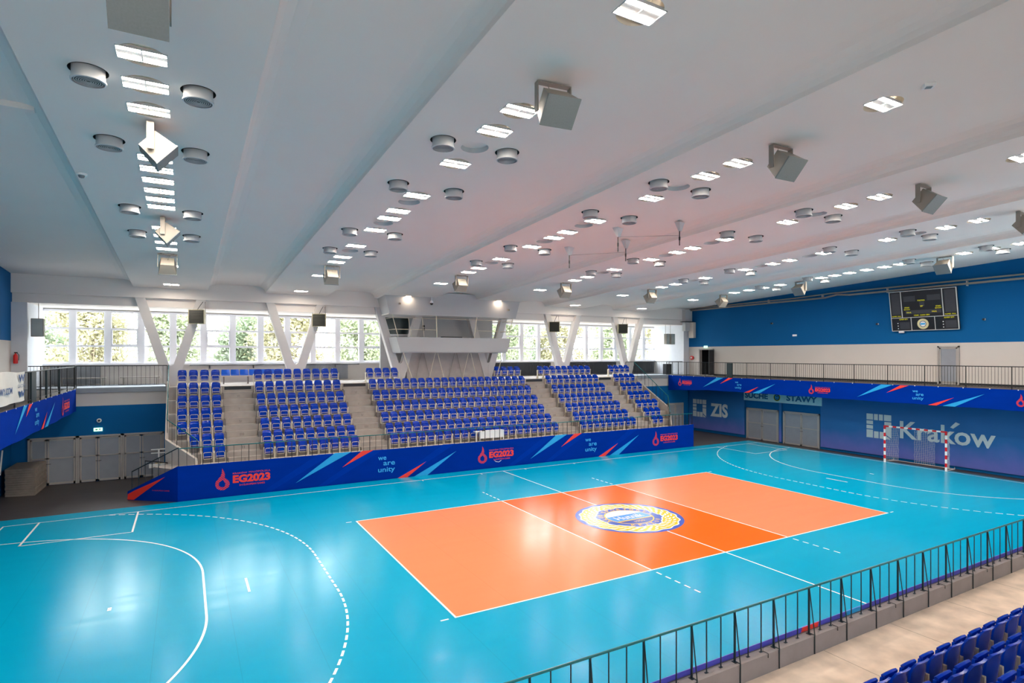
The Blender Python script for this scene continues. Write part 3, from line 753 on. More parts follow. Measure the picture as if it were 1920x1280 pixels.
def print_motif(o, pl, u, h, period, logo_u=None):
    k = period/12.35
    f = lambda x: u+x*k; z = lambda q: q*h/1.5
    part_logo(o, pl, f(0) if logo_u is None else logo_u, z(.76), h)
    part_streak(o, pl, [(f(2.95), z(.28)), (f(5.45), z(1.49)), (f(4.68), z(1.49))], 2)
    part_streak(o, pl, [(f(5.02), z(.79)), (f(6.5), z(1.49)), (f(5.95), z(1.49))], 0)
    part_slogan(o, pl, f(6.73), z(.76), h*.72)
    part_streak(o, pl, [(f(7.7), z(.0)), (f(8.2), z(.0)), (f(9.2), z(.7))], 0)
    part_streak(o, pl, [(f(8.55), z(.0)), (f(9.25), z(.0)), (f(10.87), z(1.1))], 2)
    # faint lighter diagonal bands woven through the print
    for q in (3.7, 6.1, 9.9): part_streak(o, pl, [(f(q-2.2), z(.02)), (f(q-1.8), z(.02)), (f(q+.9), z(1.48)), (f(q+.2), z(1.48))], 4) if h > 1.2 else None
PR = [M_RED, M_LBLUE, M_CYAN, M_BAN, M_BAN2]
bn1 = thing('long_banner', 'long royal blue banner with red logos along the front of the far grandstand', 'banner', (0, 0, 0))
def wavy(x0, x1, y, z0, z1, amp=.004):
    return MB().grid(lambda u, v: (x0+(x1-x0)*u, y+amp*math.sin(u*90)*(.3+.7*v), z0+(z1-z0)*v), 120, 3, thick=(0, .008, 0))
wavy(-14.69, 14.95, 11.045, .0, 1.47, .0).obj('banner_fabric', M_BAN, bn1)
pl = Plane((-14.69, 11.043, 0), (1, 0, 0), (0, 0, 1))
for u in (1.66, 14.03): print_motif(bn1, pl, u, 1.5, 12.35)
part_logo(bn1, pl, 26.3, .76, 1.5)
g = MB().tube([(0, 0, .1), (.08, -.015, .03), (.25, -.02, 0), (.4, -.015, .08)], .012, 5)
tag(g.obj('loose_cable', M_WHITE, None, (.05, 11.03, .3)), 'short loop of white cable hanging on the long banner under the middle logo', 'cable')
# sloping end piece
eb = thing('stair_banner', 'blue sloping banner with a red streak on the side of the left end steps', 'banner')
A, B = Vector((-14.70, 11.045, 0)), Vector((-16.52, 12.47, 0)); d = (B-A).normalized(); n = Vector((d.y, -d.x, 0))
if n.y > 0: n = -n
Pb = [A, B, B+Vector((0, 0, .36)), A+Vector((0, 0, 1.47))]
MB().hull(Pb, [p-n*.03 for p in Pb]).obj('banner_fabric', M_BAN, eb)
Lb = (B-A).length; pl = Plane(B+n*.0, -d, (0, 0, 1))
if pl.n.dot(n) < 0: pl.n = -pl.n
g = MB(); poly_on(g, pl, [(.0, .02), (.3, .02), (1.75, 1.02), (.35, .42), (.02, .25)], .006, 0)
text_on(g, pl, '3rd EUROPEAN GAMES', 1.15, 1.95, .42, .47, .006, 0, 0)
g.obj('banner_print', PR, eb)
# gallery banners
def gallery_banner(s, label, u_first, mirror):
    o = thing('gallery_banner', label, 'banner')
    x = s*18.9
    def f(u, v): return (x-s*.0+s*-.02*math.sin(u*37)*(1-v)*.5, 17.45-27.45*u, (3.5 if s > 0 else 3.42)-(.2*max(0, 1-u/.16)**1*(1-v) if s > 0 else 0)+((.97 if s > 0 else 1.04))*v+.012*math.sin(u*60)*(1-v))
    MB().grid(f, 140, 3, thick=(s*.01, 0, 0)).obj('banner_fabric', M_BAN, o)
    if s > 0: pl = Plane((x-.012, 17.45, 3.5), (0, -1, 0), (0, 0, 1))
    else: pl = Plane((x+.012, 0, 3.42), (0, 1, 0), (0, 0, 1))
    if s > 0 and pl.n.x > 0: pl.n = -pl.n
    if s < 0 and pl.n.x < 0: pl.n = -pl.n
    g = MB()
    if s > 0:
        for u, lu in ((1.25, 1.25), (12.7, 12.2), (23.3, 22.55)): print_motif(o, pl, u, .96, 9.6, lu)
    else:
        k = .98/1.5
        part_logo(o, pl, 13.9, .5, 1.3)
        part_streak(o, pl, [(5.9, .25), (7.5, 1.03), (7.0, 1.03)], 2); part_streak(o, pl, [(7.3, .65), (8.25, 1.03), (7.75, 1.03)], 0)
        part_slogan(o, pl, 8.6, .55, .85)
        part_streak(o, pl, [(9.6, .0), (10.0, .0), (10.7, .55)], 0); part_streak(o, pl, [(10.2, .0), (10.8, .0), (12.2, .8)], 2)
    # cable ties on the upper hem
    t = MB()
    for k in range(24): t.box(x-s*.02-.004, x-s*.02+.004, 17-k*1.1-.02, 17-k*1.1+.02, 4.44, 4.48)
    t.obj('banner_ties', M_WHITE, o)
gallery_banner(1, 'blue banner with red logos hung below the right side gallery railing', 0, False)
gallery_banner(-1, 'blue banner with cyan and red streaks hung below the left side gallery railing', 0, True)
# near banner on the court side of the parapet
o = thing('near_banner', 'narrow blue and red strip of banner showing over the foreground parapet', 'banner')
MB().box(-19, 14.4, -10.992, -10.98, .02, 1.645).obj('banner_fabric', mat('backlit purple banner fabric', '4c4cbc', .5, var=.05), o)  # purple tone paints in the light passing through the cloth
g = MB(); pl = Plane((-19, -11.033, 0), (1, 0, 0), (0, 0, 1)); pl.n = Vector((0, 1, 0))
for mi, x0, x1 in ((0, -5.72, -5.28), (2, -4.52, -4.05)):
    g = MB(); k = .25; ya, yb = -10.996, -10.976     # the streak shows on both faces of the cloth
    g.add([(x0-k, ya, 1.1), (x1-k*.6, ya, 1.1), (x1, ya, 1.644), (x0, ya, 1.644), (x0-k, yb, 1.1), (x1-k*.6, yb, 1.1), (x1, yb, 1.644), (x0, yb, 1.644)], [(0, 1, 2, 3), (5, 4, 7, 6), (3, 2, 6, 7)])
    g.obj('banner_streak', PR[mi], o)
# white banner on the left gallery railing
o = thing('white_banner', 'white fabric banner with blue lettering tied to the left gallery railing', 'banner')
MB().grid(lambda u, v: (-18.86+.03*math.sin(u*16+v*3), 2.0+5.0*u, 4.64+(.93-.03*math.sin(u*9))*v), 40, 6, thick=(-.008, 0, 0)).obj('banner_fabric', mat('white banner fabric', 'cfcdc8', .7, var=.04), o, smooth=True)
g = MB(); pl = Plane((-18.82, 0, 4.64), (0, 1, 0), (0, 0, 1)); 
if pl.n.x < 0: pl.n = -pl.n
text_on(g, pl, 'W', 5.95, 6.75, .62, .84, .01, .05); text_on(g, pl, 'CRACOVIA', 5.85, 6.8, .44, .54, .01, .0); text_on(g, pl, 'W', 5.95, 6.75, .14, .34, .01, .05)
text_on(g, pl, 'WWW.ZBOWY.COM', 2.2, 5.2, .3, .5, .01, .03)
g.obj('banner_lettering', M_NAVY, o)

# ------------------------------------------------------------------ wall banners on the right
def haze_mat():
    m = bpy.data.materials.new('blue banner with violet haze print'); m.use_nodes = True; N = m.node_tree.nodes; L = m.node_tree.links; p = N['Principled BSDF']
    p.inputs['Roughness'].default_value = .6
    tc = N.new('ShaderNodeTexCoord'); no = N.new('ShaderNodeTexNoise'); no.inputs['Scale'].default_value = .9; no.inputs['Detail'].default_value = 8
    sx = N.new('ShaderNodeSeparateXYZ'); L.new(tc.outputs['Object'], sx.inputs[0]); L.new(tc.outputs['Object'], no.inputs['Vector'])
    a = N.new('ShaderNodeMath'); a.operation = 'MULTIPLY_ADD'; a.inputs[1].default_value = 1.3; L.new(no.outputs[0], a.inputs[0]); L.new(sx.outputs['Z'], a.inputs[2])
    r = N.new('ShaderNodeMapRange'); r.inputs['From Min'].default_value = 1.0; r.inputs['From Max'].default_value = 2.2; L.new(a.outputs[0], r.inputs[0])
    cr_ = N.new('ShaderNodeValToRGB'); L.new(r.outputs[0], cr_.inputs[0])
    cr_.color_ramp.elements[0].color = (*lin('5a66b4'), 1); cr_.color_ramp.elements[1].color = (*lin('0a5f9e'), 1)
    L.new(cr_.outputs[0], p.inputs['Base Color']); return m
M_HAZE = haze_mat()
def city_mark(m, pl, u, v, s):
    """rounded square of separate tiles, s = side"""
    T = [(0, .75, .27, 1), (.31, .75, .47, 1), (.51, .75, .67, 1), (.71, .75, 1, 1), (0, .56, .27, .71), (0, .37, .27, .52), (0, 0, .27, .33), (.31, 0, .5, .28), (.54, 0, .74, .28), (.73, .56, 1, .71)]
    for a, b, c, d_ in T: poly_on(m, pl, [(u+a*s, v+b*s), (u+c*s, v+b*s), (u+c*s, v+d_*s), (u+a*s, v+d_*s)], .004)
    poly_on(m, pl, [(u+.73*s, v+.52*s), (u+.73*s, v+.33*s), (u+.78*s, v+.2*s), (u+s, v+.05*s), (u+s, v+.52*s)], .004)
    poly_on(m, pl, [(u+.78*s, v+0*s), (u+.98*s, v), (u+.78*s, v+.15*s)], .004)
def wall_banner(label, y0, y1, z0, z1, fn):
    o = thing('wall_banner', label, 'banner')
    n = max(8, int(abs(y0-y1)*4))
    MB().grid(lambda u, v: (21.2+.012*math.sin(u*n*1.3), y0+(y1-y0)*u, z0+(z1-z0)*v), n, 2, thick=(.006, 0, 0)).obj('banner_fabric', M_HAZE, o, smooth=True)
    if fn:
        pl = Plane((21.185, 0, 0), (0, -1, 0), (0, 0, 1))
        if pl.n.x > 0: pl.n = -pl.n
        g = MB(); fn(g, pl); g.obj('banner_lettering', M_GREYL, o)
def zis(g, pl): city_mark(g, pl, -17.05, 1.16, 1.38); text_on(g, pl, 'ZIS', -15.25, -13.56, 1.3, 2.34, .004, .04)
def krk(g, pl):
    city_mark(g, pl, -3.21, 1.15, 1.42); text_on(g, pl, 'Krakow', -1.32, 3.25, 1.3, 2.3, .004, .018); poly_on(g, pl, [(1.22, 2.2), (1.36, 2.14), (1.68, 2.42), (1.48, 2.5)], .004)
wall_banner('blue wall banner with a tiled square mark and the letters ZIS', 17.5, 12.05, .22, 4.2, zis)
wall_banner('blue wall banner between the two right hand double doors', 9.2, 8.98, .1, 2.75, None)
wall_banner('large blue and violet wall banner behind the goal reading Kraków', 6.15, -14, .16, 4.2, krk)
o = thing('name_sign', 'pale sign reading SUCHE STAWY above the two double doors', 'sign')
MB().box(21.17, 21.22, 6.06, 12.1, 2.78, 3.6).obj('sign_board', mat('pale cyan sign board', 'b8dce2', .5), o)
pl = Plane((21.165, 0, 0), (0, -1, 0), (0, 0, 1)); pl.n = Vector((-1, 0, 0)); g = MB()
text_on(g, pl, 'SUCHE', -12.0, -10.05, 2.95, 3.36, .004, .04); text_on(g, pl, 'STAWY', -8.6, -6.35, 2.95, 3.36, .004, .04)
g.obj('sign_lettering', mat('dark teal blue lettering', '1c6390', .5), o)
g = MB()
for r, dd, mi in ((.27, .003, 0), (.22, .005, 1), (.15, .007, 2), (.1, .009, 1)):
    poly_on(g, pl, [(-9.33+r*1.0*math.cos(t*PI/12), 3.14+r*math.sin(t*PI/12)) for t in range(24)], dd, mi)
poly_on(g, pl, [(-9.42, 3.1), (-9.24, 3.1), (-9.24, 3.16), (-9.42, 3.16)], .011, 2)
g.obj('sign_emblem', [mat('olive yellow print', 'a8b048', .5), M_DARK, M_LBLUE], o)

# ------------------------------------------------------------------ doors
def leaf(m, p, u0, u1, v0, v1, split, fr=.07):
    """door leaf: frame bars (material 0) round two recessed panels (material 1); p(u, v, d)"""
    def bx(a, b, c, d_, t0, t1, mi):
        m.hull([p(a, c, t0), p(b, c, t0), p(b, d_, t0), p(a, d_, t0)], [p(a, c, t1), p(b, c, t1), p(b, d_, t1), p(a, d_, t1)], mi)
    bx(u0, u1, v0, v1, -.03, .0, 1)
    for a, b, c, d_ in ((u0, u0+fr, v0, v1), (u1-fr, u1, v0, v1), (u0, u1, v0, v0+fr*1.4), (u0, u1, v1-fr, v1), (u0, u1, split-.03, split+.03)): bx(a, b, c, d_, 0, .03, 0)
def double_door(name, pl, splits, z1, split, hand):
    fr = MB(); u0, u1 = splits[0], splits[-1]
    for a, b, c, d_ in ((u0-.08, u0, 0, z1+.08), (u1, u1+.08, 0, z1+.08), (u0-.08, u1+.08, z1, z1+.08)):
        fr.hull([pl(a, c, -.05), pl(b, c, -.05), pl(b, d_, -.05), pl(a, d_, -.05)], [pl(a, c, .05), pl(b, c, .05), pl(b, d_, .05), pl(a, d_, .05)])
    o = struct(name, fr, M_DOORG)
    for a, b in zip(splits, splits[1:]):
        m = MB(); leaf(m, pl, a+.01, b-.01, .02, z1-.01, split); q = m.obj('door_leaf', [M_DOORG, M_DOORP], o)
        if b == hand or a == hand:
            h = MB(); hu = a+.06 if a == hand else b-.06; h.tube([pl(hu, 1.0, .03), pl(hu, 1.0, .09), pl(hu+.1, 1.0, .09)], .011, 5); h.obj('door_handle', M_RAILB, q)
plR = Plane((21.27, 0, 0), (0, -1, 0), (0, 0, 1)); plR.n = Vector((-1, 0, 0))
double_door('door_1', plR, [-11.85, -10.6, -9.35], 2.16, 1.2, -10.6)
double_door('door_2', plR, [-8.83, -7.55, -6.33], 2.16, 1.2, -7.55)
plB = Plane((0, 17.57, 0), (1, 0, 0), (0, 0, 1)); plB.n = Vector((0, -1, 0))
for i, (a, b, c) in enumerate(((-20.62, -20.0, -18.93), (-18.78, -18.08, -17.16), (-17.01, -16.3, -15.42))):
    double_door('door_%d' % (3+i), plB, [a, b, c], 2.15, 1.25, b)
double_door('door_6', plB, [18.9, 19.75, 20.55], 2.15, 1.15, 19.75)
# upper doors of the right wall
dd = struct('door_7', MB().box(21.26, 21.4, 15.0, 15.1, 4.5, 6.56).box(21.26, 21.4, 16.42, 16.52, 4.5, 6.56).box(21.26, 21.4, 15.0, 16.52, 6.48, 6.56), M_DOORG)
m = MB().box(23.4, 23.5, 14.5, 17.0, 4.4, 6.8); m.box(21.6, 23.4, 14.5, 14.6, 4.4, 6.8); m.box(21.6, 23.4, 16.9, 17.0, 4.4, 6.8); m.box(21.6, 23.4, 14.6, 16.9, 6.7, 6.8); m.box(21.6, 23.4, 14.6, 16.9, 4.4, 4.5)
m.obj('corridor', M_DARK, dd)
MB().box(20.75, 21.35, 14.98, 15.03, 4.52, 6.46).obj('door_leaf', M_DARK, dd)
double_door('door_8', Plane((21.27, 0, 4.5), (0, -1, 0), (0, 0, 1)), [.66, 1.54], 1.98, .12, .66)
bpy.data.objects['door_8'].location = (0, 0, 0)

# ------------------------------------------------------------------ control booth in the middle of the far gallery
bo = thing('control_booth', 'projecting grey press booth with open bars above the middle of the far grandstand', 'booth')
def bx_(z): return (-4.47+(9.53-z)*.285, 4.47-(9.53-z)*.285)
def booth_band(z0, z1, y0=16.0, y1=17.58, th=.08):
    m = MB(); (a0, b0), (a1, b1) = bx_(z0), bx_(z1)
    m.hull([(a0, y0, z0), (b0, y0, z0), (b0, y0+th, z0), (a0, y0+th, z0)], [(a1, y0, z1), (b1, y0, z1), (b1, y0+th, z1), (a1, y0+th, z1)])
    m.hull([(a0, y0+th, z0), (a0+th, y0+th, z0), (a0+th, y1, z0), (a0, y1, z0)], [(a1, y0+th, z1), (a1+th, y0+th, z1), (a1+th, y1, z1), (a1, y1, z1)])
    m.hull([(b0-th, y0+th, z0), (b0, y0+th, z0), (b0, y1, z0), (b0-th, y1, z0)], [(b1-th, y0+th, z1), (b1, y0+th, z1), (b1, y1, z1), (b1-th, y1, z1)])
    return m
booth_band(8.43, 9.83).obj('booth_fascia', M_GREYW, bo)
booth_band(6.26, 7.13).obj('booth_parapet', M_GREYW, bo)
MB().box(-3.5, 3.5, 16.1, 18.8, 6.2, 6.3).obj('booth_floor', M_GREYW, bo)
MB().box(-4.2, 4.2, 16.1, 18.8, 8.43, 8.5).obj('booth_soffit', M_CEIL, bo)
m = MB().box(-3.9, 3.9, 18.8, 18.95, 4.5, 8.5); m.obj('booth_back_wall', M_GREYW, bo)
MB().box(-2.6, 2.9, 17.62, 17.72, 4.5, 6.2).obj('booth_lower_wall', mat('booth lower wall paint', 'b5adaa', .8), bo)
MB().box(-3.8, -2.1, 18.74, 18.8, 7.4, 8.4).obj('booth_window', mat('dark booth glass', '2c3a3c', .15), bo)
MB().box(-3.85, -1.95, 18.5, 18.74, 7.28, 7.36).obj('booth_shelf', M_WHITE, bo)
m = MB().box(2.2, 3.15, 18.76, 18.8, 6.3, 8.35); q = m.obj('booth_door', M_GREYW, bo); MB().tube([(2.32, 18.74, 7.3), (2.32, 18.68, 7.3), (2.42, 18.68, 7.3)], .015).obj('booth_door_handle', M_RAILB, q)
m = MB().box(-1.15, -1.0, 18.77, 18.8, 7.85, 8.0); m.box(-1.15, -1.0, 18.77, 18.8, 7.65, 7.8); m.obj('booth_socket', M_DARK, bo)
MB().box(-.75, .55, 16.35, 16.7, 7.13, 7.2).obj('booth_desk', M_RAILB, bo)
m = MB()
for xb, xt, y in ((-3.66, -4.02, 16.05), (-2.86, -3.05, 16.05), (-2.07, -2.18, 16.05), (2.72, 3.02, 16.05), (3.6, 3.98, 16.05)): m.tube([(xb, y, 7.13), (xt, y, 8.43 if abs(xt) > 3.5 else 8.28)], .022 if abs(xt) > 3.5 else .014, 6)
for xb, xt in ((-1.25, -1.3), (1.22, 1.4)): m.tube([(xb, 16.05, 7.13), (xt, 16.05, 8.45)], .035, 6)
for a, b, z in ((-4.0, 3.95, 8.25), (-3.85, -1.28, 7.58), (1.27, 3.8, 7.58)): m.tube([(a, 16.05, z), (b, 16.05, z)], .014, 6)
for z, x in ((8.25, 3.97), (7.58, 3.82)):
    for s in (-1, 1): m.tube([(s*x, 16.05, z), (s*x, 17.5, z)], .014, 6)
m.obj('booth_front_bars', M_BEIGE, bo)
m = MB()
for c in (-1.12, 1.1):
    for q in (-1, 1):
        m.tube([(c+q*.06, 16.45, 6.26), (c+q*.52, 16.45, 4.5)], .018, 6, 0); m.tube([(c-.5+q*.06, 17.5, 6.26), (c-.5+q*.5, 17.5, 4.5)], .018, 6, 1)
m.tube([(-3.35, 16.1, 6.26), (-2.75, 16.1, 4.6)], .025, 6); m.tube([(3.3, 16.1, 6.26), (2.8, 16.1, 4.6)], .025, 6)
m.obj('booth_struts', [M_BEIGE, M_POSTG], bo)
# two wall washers beside the booth and their lit shades
for i, (x, lab) in enumerate(((-3.1, 'left'), (2.85, 'right'))):
    o = thing('spot_lamp', 'round downlight throwing a warm patch on the booth fascia, %s one' % lab, 'ceiling lamp', (x, 15.85, cz(15.85)), 0, 'downlights above the booth')
    MB().lathe([(.2, 0), (.2, -.02), (.16, -.03)], 20).disc(.2, -.001, 20).obj('lamp_rim', M_REFL, o)
    MB().disc(.13, -.035, 20).obj('lamp_disc', mat('warm lit disc', 'ffe9cc', .5, emit=60), o)
for i, (x, lab) in enumerate(((-3.62, 'left'), (3.55, 'right'))):
    o = thing('fascia_camera', 'small pale camera on the %s end of the booth fascia' % lab, 'camera', (x, 15.93, 9.05 if i == 0 else 8.95))
    MB().tube([(0, .10, .05), (0, 0, .05)], .025).obj('camera_arm', M_SPK, o); MB().box(-.04, .04, -.16, .02, -.05, .05).obj('camera_body', M_SPK, o)
o = thing('dome_camera', 'white and black dome camera hanging left of centre on the booth fascia', 'camera', (-1.66, 15.88, cz(15.9)))
MB().tube([(0, 0, 0), (0, 0, -.22)], .02, 8).obj('camera_pole', M_WHITE, o)
MB().lathe([(.03, -.2), (.09, -.25), (.1, -.36)], 16).obj('camera_hood', M_WHITE, o, smooth=True)
MB().lathe([(.095, -.36), (.09, -.42), (.05, -.47), (.001, -.48)], 16).obj('camera_dome', M_RAILB, o, smooth=True)

# ------------------------------------------------------------------ unit heaters on the V columns
for i, (x, q) in enumerate(((-13.9, -1), (-7.88, -1), (7.9, 1), (14.0, 1))):
    nm = ('leftmost', 'second', 'third', 'rightmost')[i]
    o = thing('unit_heater', 'dark louvred fan heater on the %s window column' % nm, 'fan heater', (x, 17.15, 8.03), -.25 if i < 2 else -.55, 'fan heaters on the V columns')
    MB().box(-.37, .37, -.12, .22, -.36, .36).obj('heater_case', mat('cream heater case', 'b8ad90', .5), o)
    m = MB()
    for k in range(8): m.hull([(-.31, -.135, -.31+k*.08), (.31, -.135, -.31+k*.08), (.31, -.12, -.26+k*.08), (-.31, -.12, -.26+k*.08)], [(-.31, -.145, -.305+k*.08), (.31, -.145, -.305+k*.08), (.31, -.13, -.255+k*.08), (-.31, -.13, -.255+k*.08)])
    m.box(-.33, .33, -.13, -.12, -.33, .33); m.obj('heater_louvres', mat('dark olive louvre', '23251c', .5), o)
    m = MB().tube([(0, .2, .2), (0, .42, .3)], .02); m.tube([(.0, .1, .36), (.1, .3, .62), (.2, .38, .8)], .015); m.tube([(.2, .1, .3), (.34, .3, .2), (.3, .38, .8)], .012)
    m.obj('heater_bracket', M_RAILD, o)

# ------------------------------------------------------------------ scoreboard
sb = thing('scoreboard', 'black sports scoreboard with yellow lettering leaning from the right blue wall', 'scoreboard')
SBp = Plane((21.12, 1.7, 7.44), (0, -1, 0), (-.165, 0, 1)); SBp.n = Vector((-1, 0, -.165)).normalized(); W_, H_ = 3.4, 2.26
def sbbox(m, a, b, c, d_, t0, t1, mi=0): m.hull([SBp(a, c, t0), SBp(b, c, t0), SBp(b, d_, t0), SBp(a, d_, t0)], [SBp(a, c, t1), SBp(b, c, t1), SBp(b, d_, t1), SBp(a, d_, t1)], mi)
m = MB(); sbbox(m, 0, W_, 0, H_, -.1, .0); m.obj('scoreboard_panel', mat('black display panel', '15161c', .35), sb)
m = MB()
for a, b, c, d_ in ((0, W_, 0, .03), (0, W_, H_-.03, H_), (0, .03, 0, H_), (W_-.05, W_, 0, H_), (0, W_, .74, .77), (.6, .64, .77, H_), (2.68, 2.72, .77, H_), (1.05, 1.08, 0, .74), (2.24, 2.27, 0, .74)): sbbox(m, a, b, c, d_, 0, .02)
m.obj('scoreboard_frame', mat('silver trim', 'c9c9c6', .35), sb)
m = MB()
for a, b, c, d_ in ((.1, .55, .95, 2.15), (2.8, 3.3, .95, 2.15), (.75, 1.35, 1.65, 1.95), (1.95, 2.6, 1.65, 1.95), (1.55, 1.8, 1.35, 1.6), (.8, 2.6, .95, 1.15), (.45, .98, .1, .5), (2.75, 3.28, .1, .5)): sbbox(m, a, b, c, d_, 0, .006)
m.obj('scoreboard_displays', mat('dark grey digit field', '37383f', .4), sb)
g = MB()
for s_, a, b, c, d_ in (('POŁOWA', 1.48, 1.84, 1.64, 1.72), ('SET', 1.6, 1.74, 1.32, 1.40), ('STAN', .78, 1.02, 1.28, 1.35), ('SETÓW', .74, 1.06, 1.18, 1.25), ('STAN', 2.36, 2.6, 1.28, 1.35), ('SETÓW', 2.32, 2.64, 1.18, 1.25),
    ('FAUL', .88, 1.12, 1.0, 1.07), ('FAUL', 2.16, 2.4, 1.0, 1.07), ('CZAS - KARA GRY', 1.24, 2.04, .83, .9), ('NUMER  FAUL', .08, .56, .82, .88), ('NUMER  FAUL', 2.78, 3.3, .82, .88), ('NUMERY SETY', .45, .9, .63, .7), ('NUMERY SETY', 2.72, 3.2, .63, .7)):
    text_on(g, SBp, s_, a, b, c, d_, .022, .0)
g.obj('scoreboard_lettering', mat('yellow lettering', 'd6d000', .5, emit=.5), sb)
g = MB()
for r, dd_, mi in ((.29, .022, 0), (.17, .026, 1), (.14, .03, 2)): poly_on(g, SBp, [(1.66+r*math.cos(t*PI/16), .37+r*math.sin(t*PI/16)) for t in range(32)], dd_, mi)
poly_on(g, SBp, [(1.54, .32), (1.78, .32), (1.78, .42), (1.54, .42)], .034, 3)
for k in range(3):
    for a in (.36, 2.66):
        gd = MB(); poly_on(gd, SBp, [(a+.03*math.cos(t*PI/4), .15+k*.15+.03*math.sin(t*PI/4)) for t in range(8)], .022); gd.obj('indicator_lamp', M_WHITEP, sb)
g.obj('scoreboard_crest', [mat('pale gold print', 'd9cfa0', .5), M_NAVY, M_WHITEP, M_LBLUE], sb)
m = MB(); sbbox(m, .35, .62, -.1, 0, -.08, .0); m.obj('scoreboard_bracket', M_WHITE, sb)
m = MB().tube([SBp(.3, 2.1, -.05), Vector((21.3, 1.4, 9.3))], .03); m.tube([SBp(3.1, 2.1, -.05), Vector((21.3, -1.4, 9.3))], .03); m.obj('scoreboard_arms', M_RAILB, sb)

# ------------------------------------------------------------------ pipes, ducts and wall things
o = thing('wall_pipes', 'pair of long pale grey pipes running under the ceiling along the right blue wall', 'pipe')
MB().tube([(21.1, 17.3, 9.66), (21.1, 5.8, 9.73), (21.1, 5.0, 9.86), (21.1, 4.2, 9.78), (21.1, -12, 9.86)], .06, 8).obj('lower_pipe', M_SPK, o, smooth=True)
MB().tube([(21.14, 17.3, 9.80), (21.14, 8, 9.88), (21.14, 5.4, 9.98), (21.14, -12, 10.06)], .045, 8).obj('upper_pipe', M_SPK, o, smooth=True)
m = MB()
for y in (14, 10, 6, 2, -2, -6): m.box(21.1, 21.3, y-.015, y+.015, 9.7, 9.95)
m.obj('pipe_clips', M_GREYW, o)
o = thing('vent_duct', 'grey rectangular ventilation duct at the corner of the far wall and right wall', 'duct')
MB().box(20.5, 21.25, 17.2, 17.55, 8.0, 9.72).obj('duct_body', M_GREYW, o); MB().box(20.3, 21.28, 16.95, 17.56, 8.72, 8.76).obj('duct_flange', M_RAILB, o)
tag(MB().box(21.0, 21.28, 16.85, 17.35, 7.45, 8.7).obj('wall_cabinet', M_KERB), 'cream metal cabinet on the right blue wall beside the ventilation duct', 'cabinet')
for x0, x1, y, lab in ((18.95, 19.28, 17.85, 'left of the pair right of the windows'), (19.42, 19.85, 17.85, 'right of the pair right of the windows'), (-20.6, -20.13, 17.75, 'on the left window pillar')):
    o = thing('wall_box', 'grey metal box hung %s' % lab, 'box', ((x0+x1)/2, y, 7.35)); h = (x1-x0)/2
    MB().box(-h, h, -.15, .15, -.42, .42).obj('box_body', M_SPK, o); MB().box(-h+.03, h-.03, -.16, -.15, -.39, .39).obj('box_front', mat('grey green box front', 'a7afad', .5), o)
    MB().tube([(0, .15, .3), (0, .15, 1.14)], .015).obj('box_hanger', M_SPK, o)
for y, z in ((9.77, 8.29), (2.59, 7.92), (-2.74, 7.92)):
    o = thing('wall_camera', 'small round wall sensor %s' % ('left of the scoreboard, higher one' if y > 9 else 'just left of the scoreboard' if y > 0 else 'right of the scoreboard'), 'sensor', (21.3, y, z), 0, 'round sensors on the right wall')
    MB().box(-.12, 0, -.04, .04, -.06, .04).obj('sensor_base', M_GREYW, o); MB().tube([(-.12, .0, 0), (-.18, .0, -.02)], .05, 10).obj('sensor_dome', M_DARK, o)
tag(MB().box(21.25, 21.3, 7.9, 8.2, 7.34, 7.46).obj('wall_plate', M_WHITE), 'small white plate on the blue wall left of the scoreboard', 'plate')
o = thing('wall_camera', 'round sensor above the grey doors on the left end blue wall', 'sensor', (-18.02, 17.6, 2.92))
MB().tube([(0, 0, 0), (0, -.06, 0)], .1, 14).obj('sensor_base', M_WHITEP, o); MB().tube([(0, -.06, 0), (0, -.1, 0)], .05, 12).obj('sensor_dome', M_DARK, o)
def exit_sign(label, pl):
    o = thing('exit_sign', label, 'exit sign'); m = MB()
    m.hull([pl(-.17, -.08, 0), pl(.17, -.08, 0), pl(.17, .08, 0), pl(-.17, .08, 0)], [pl(-.17, -.08, .04), pl(.17, -.08, .04), pl(.17, .08, .04), pl(-.17, .08, .04)]); m.obj('sign_box', M_GREENS, o)
    g = MB(); poly_on(g, pl, [(-.12, 0), (-.06, .05), (-.06, .02), (0, .02), (0, -.02), (-.06, -.02), (-.06, -.05)], .045); poly_on(g, pl, [(.03, -.05), (.05, .04), (.09, .05), (.12, -.05), (.08, 0)], .045); g.obj('sign_pictogram', M_GREEND, o)
pl = Plane((-18.06, 17.58, 2.49), (1, 0, 0), (0, 0, 1)); pl.n = Vector((0, -1, 0)); exit_sign('lit green exit sign above the grey doors on the left', pl)
pl = Plane((21.28, 15.79, 6.72), (0, -1, 0), (0, 0, 1)); pl.n = Vector((-1, 0, 0)); exit_sign('lit green exit sign above the dark gallery doorway', pl)
def exting(x, y, z, s, label):
    o = thing('fire_extinguisher', label, 'fire extinguisher', (x, y, z))
    MB().lathe([(.001, 0), (.08, .01), (.085, .05), (.085, .36), (.06, .42), (.025, .45), (.025, .48)], 14).obj('extinguisher_body', M_REDP, o, smooth=True)
    MB().box(-.05, .07, -.015, .015, .48, .53).tube([(.05, 0, .5), (.12, 0, .4), (.11, 0, .15)], .012).obj('extinguisher_valve', M_RAILB, o)
exting(-21.12, 17.51, 5.68, 1, 'red fire extinguisher on the white wall left of the windows')
o = thing('fire_hose_box', 'round red fire hose reel on the white wall left of the dark doorway', 'hose reel', (21.22, 17.2, 5.85))
MB().tube([(-.06, 0, 0), (.06, 0, 0)], .16, 16).obj('reel_drum', M_REDP, o); MB().tube([(-.1, 0, 0), (-.06, 0, 0)], .07, 12).obj('reel_hub', M_WHITEP, o)
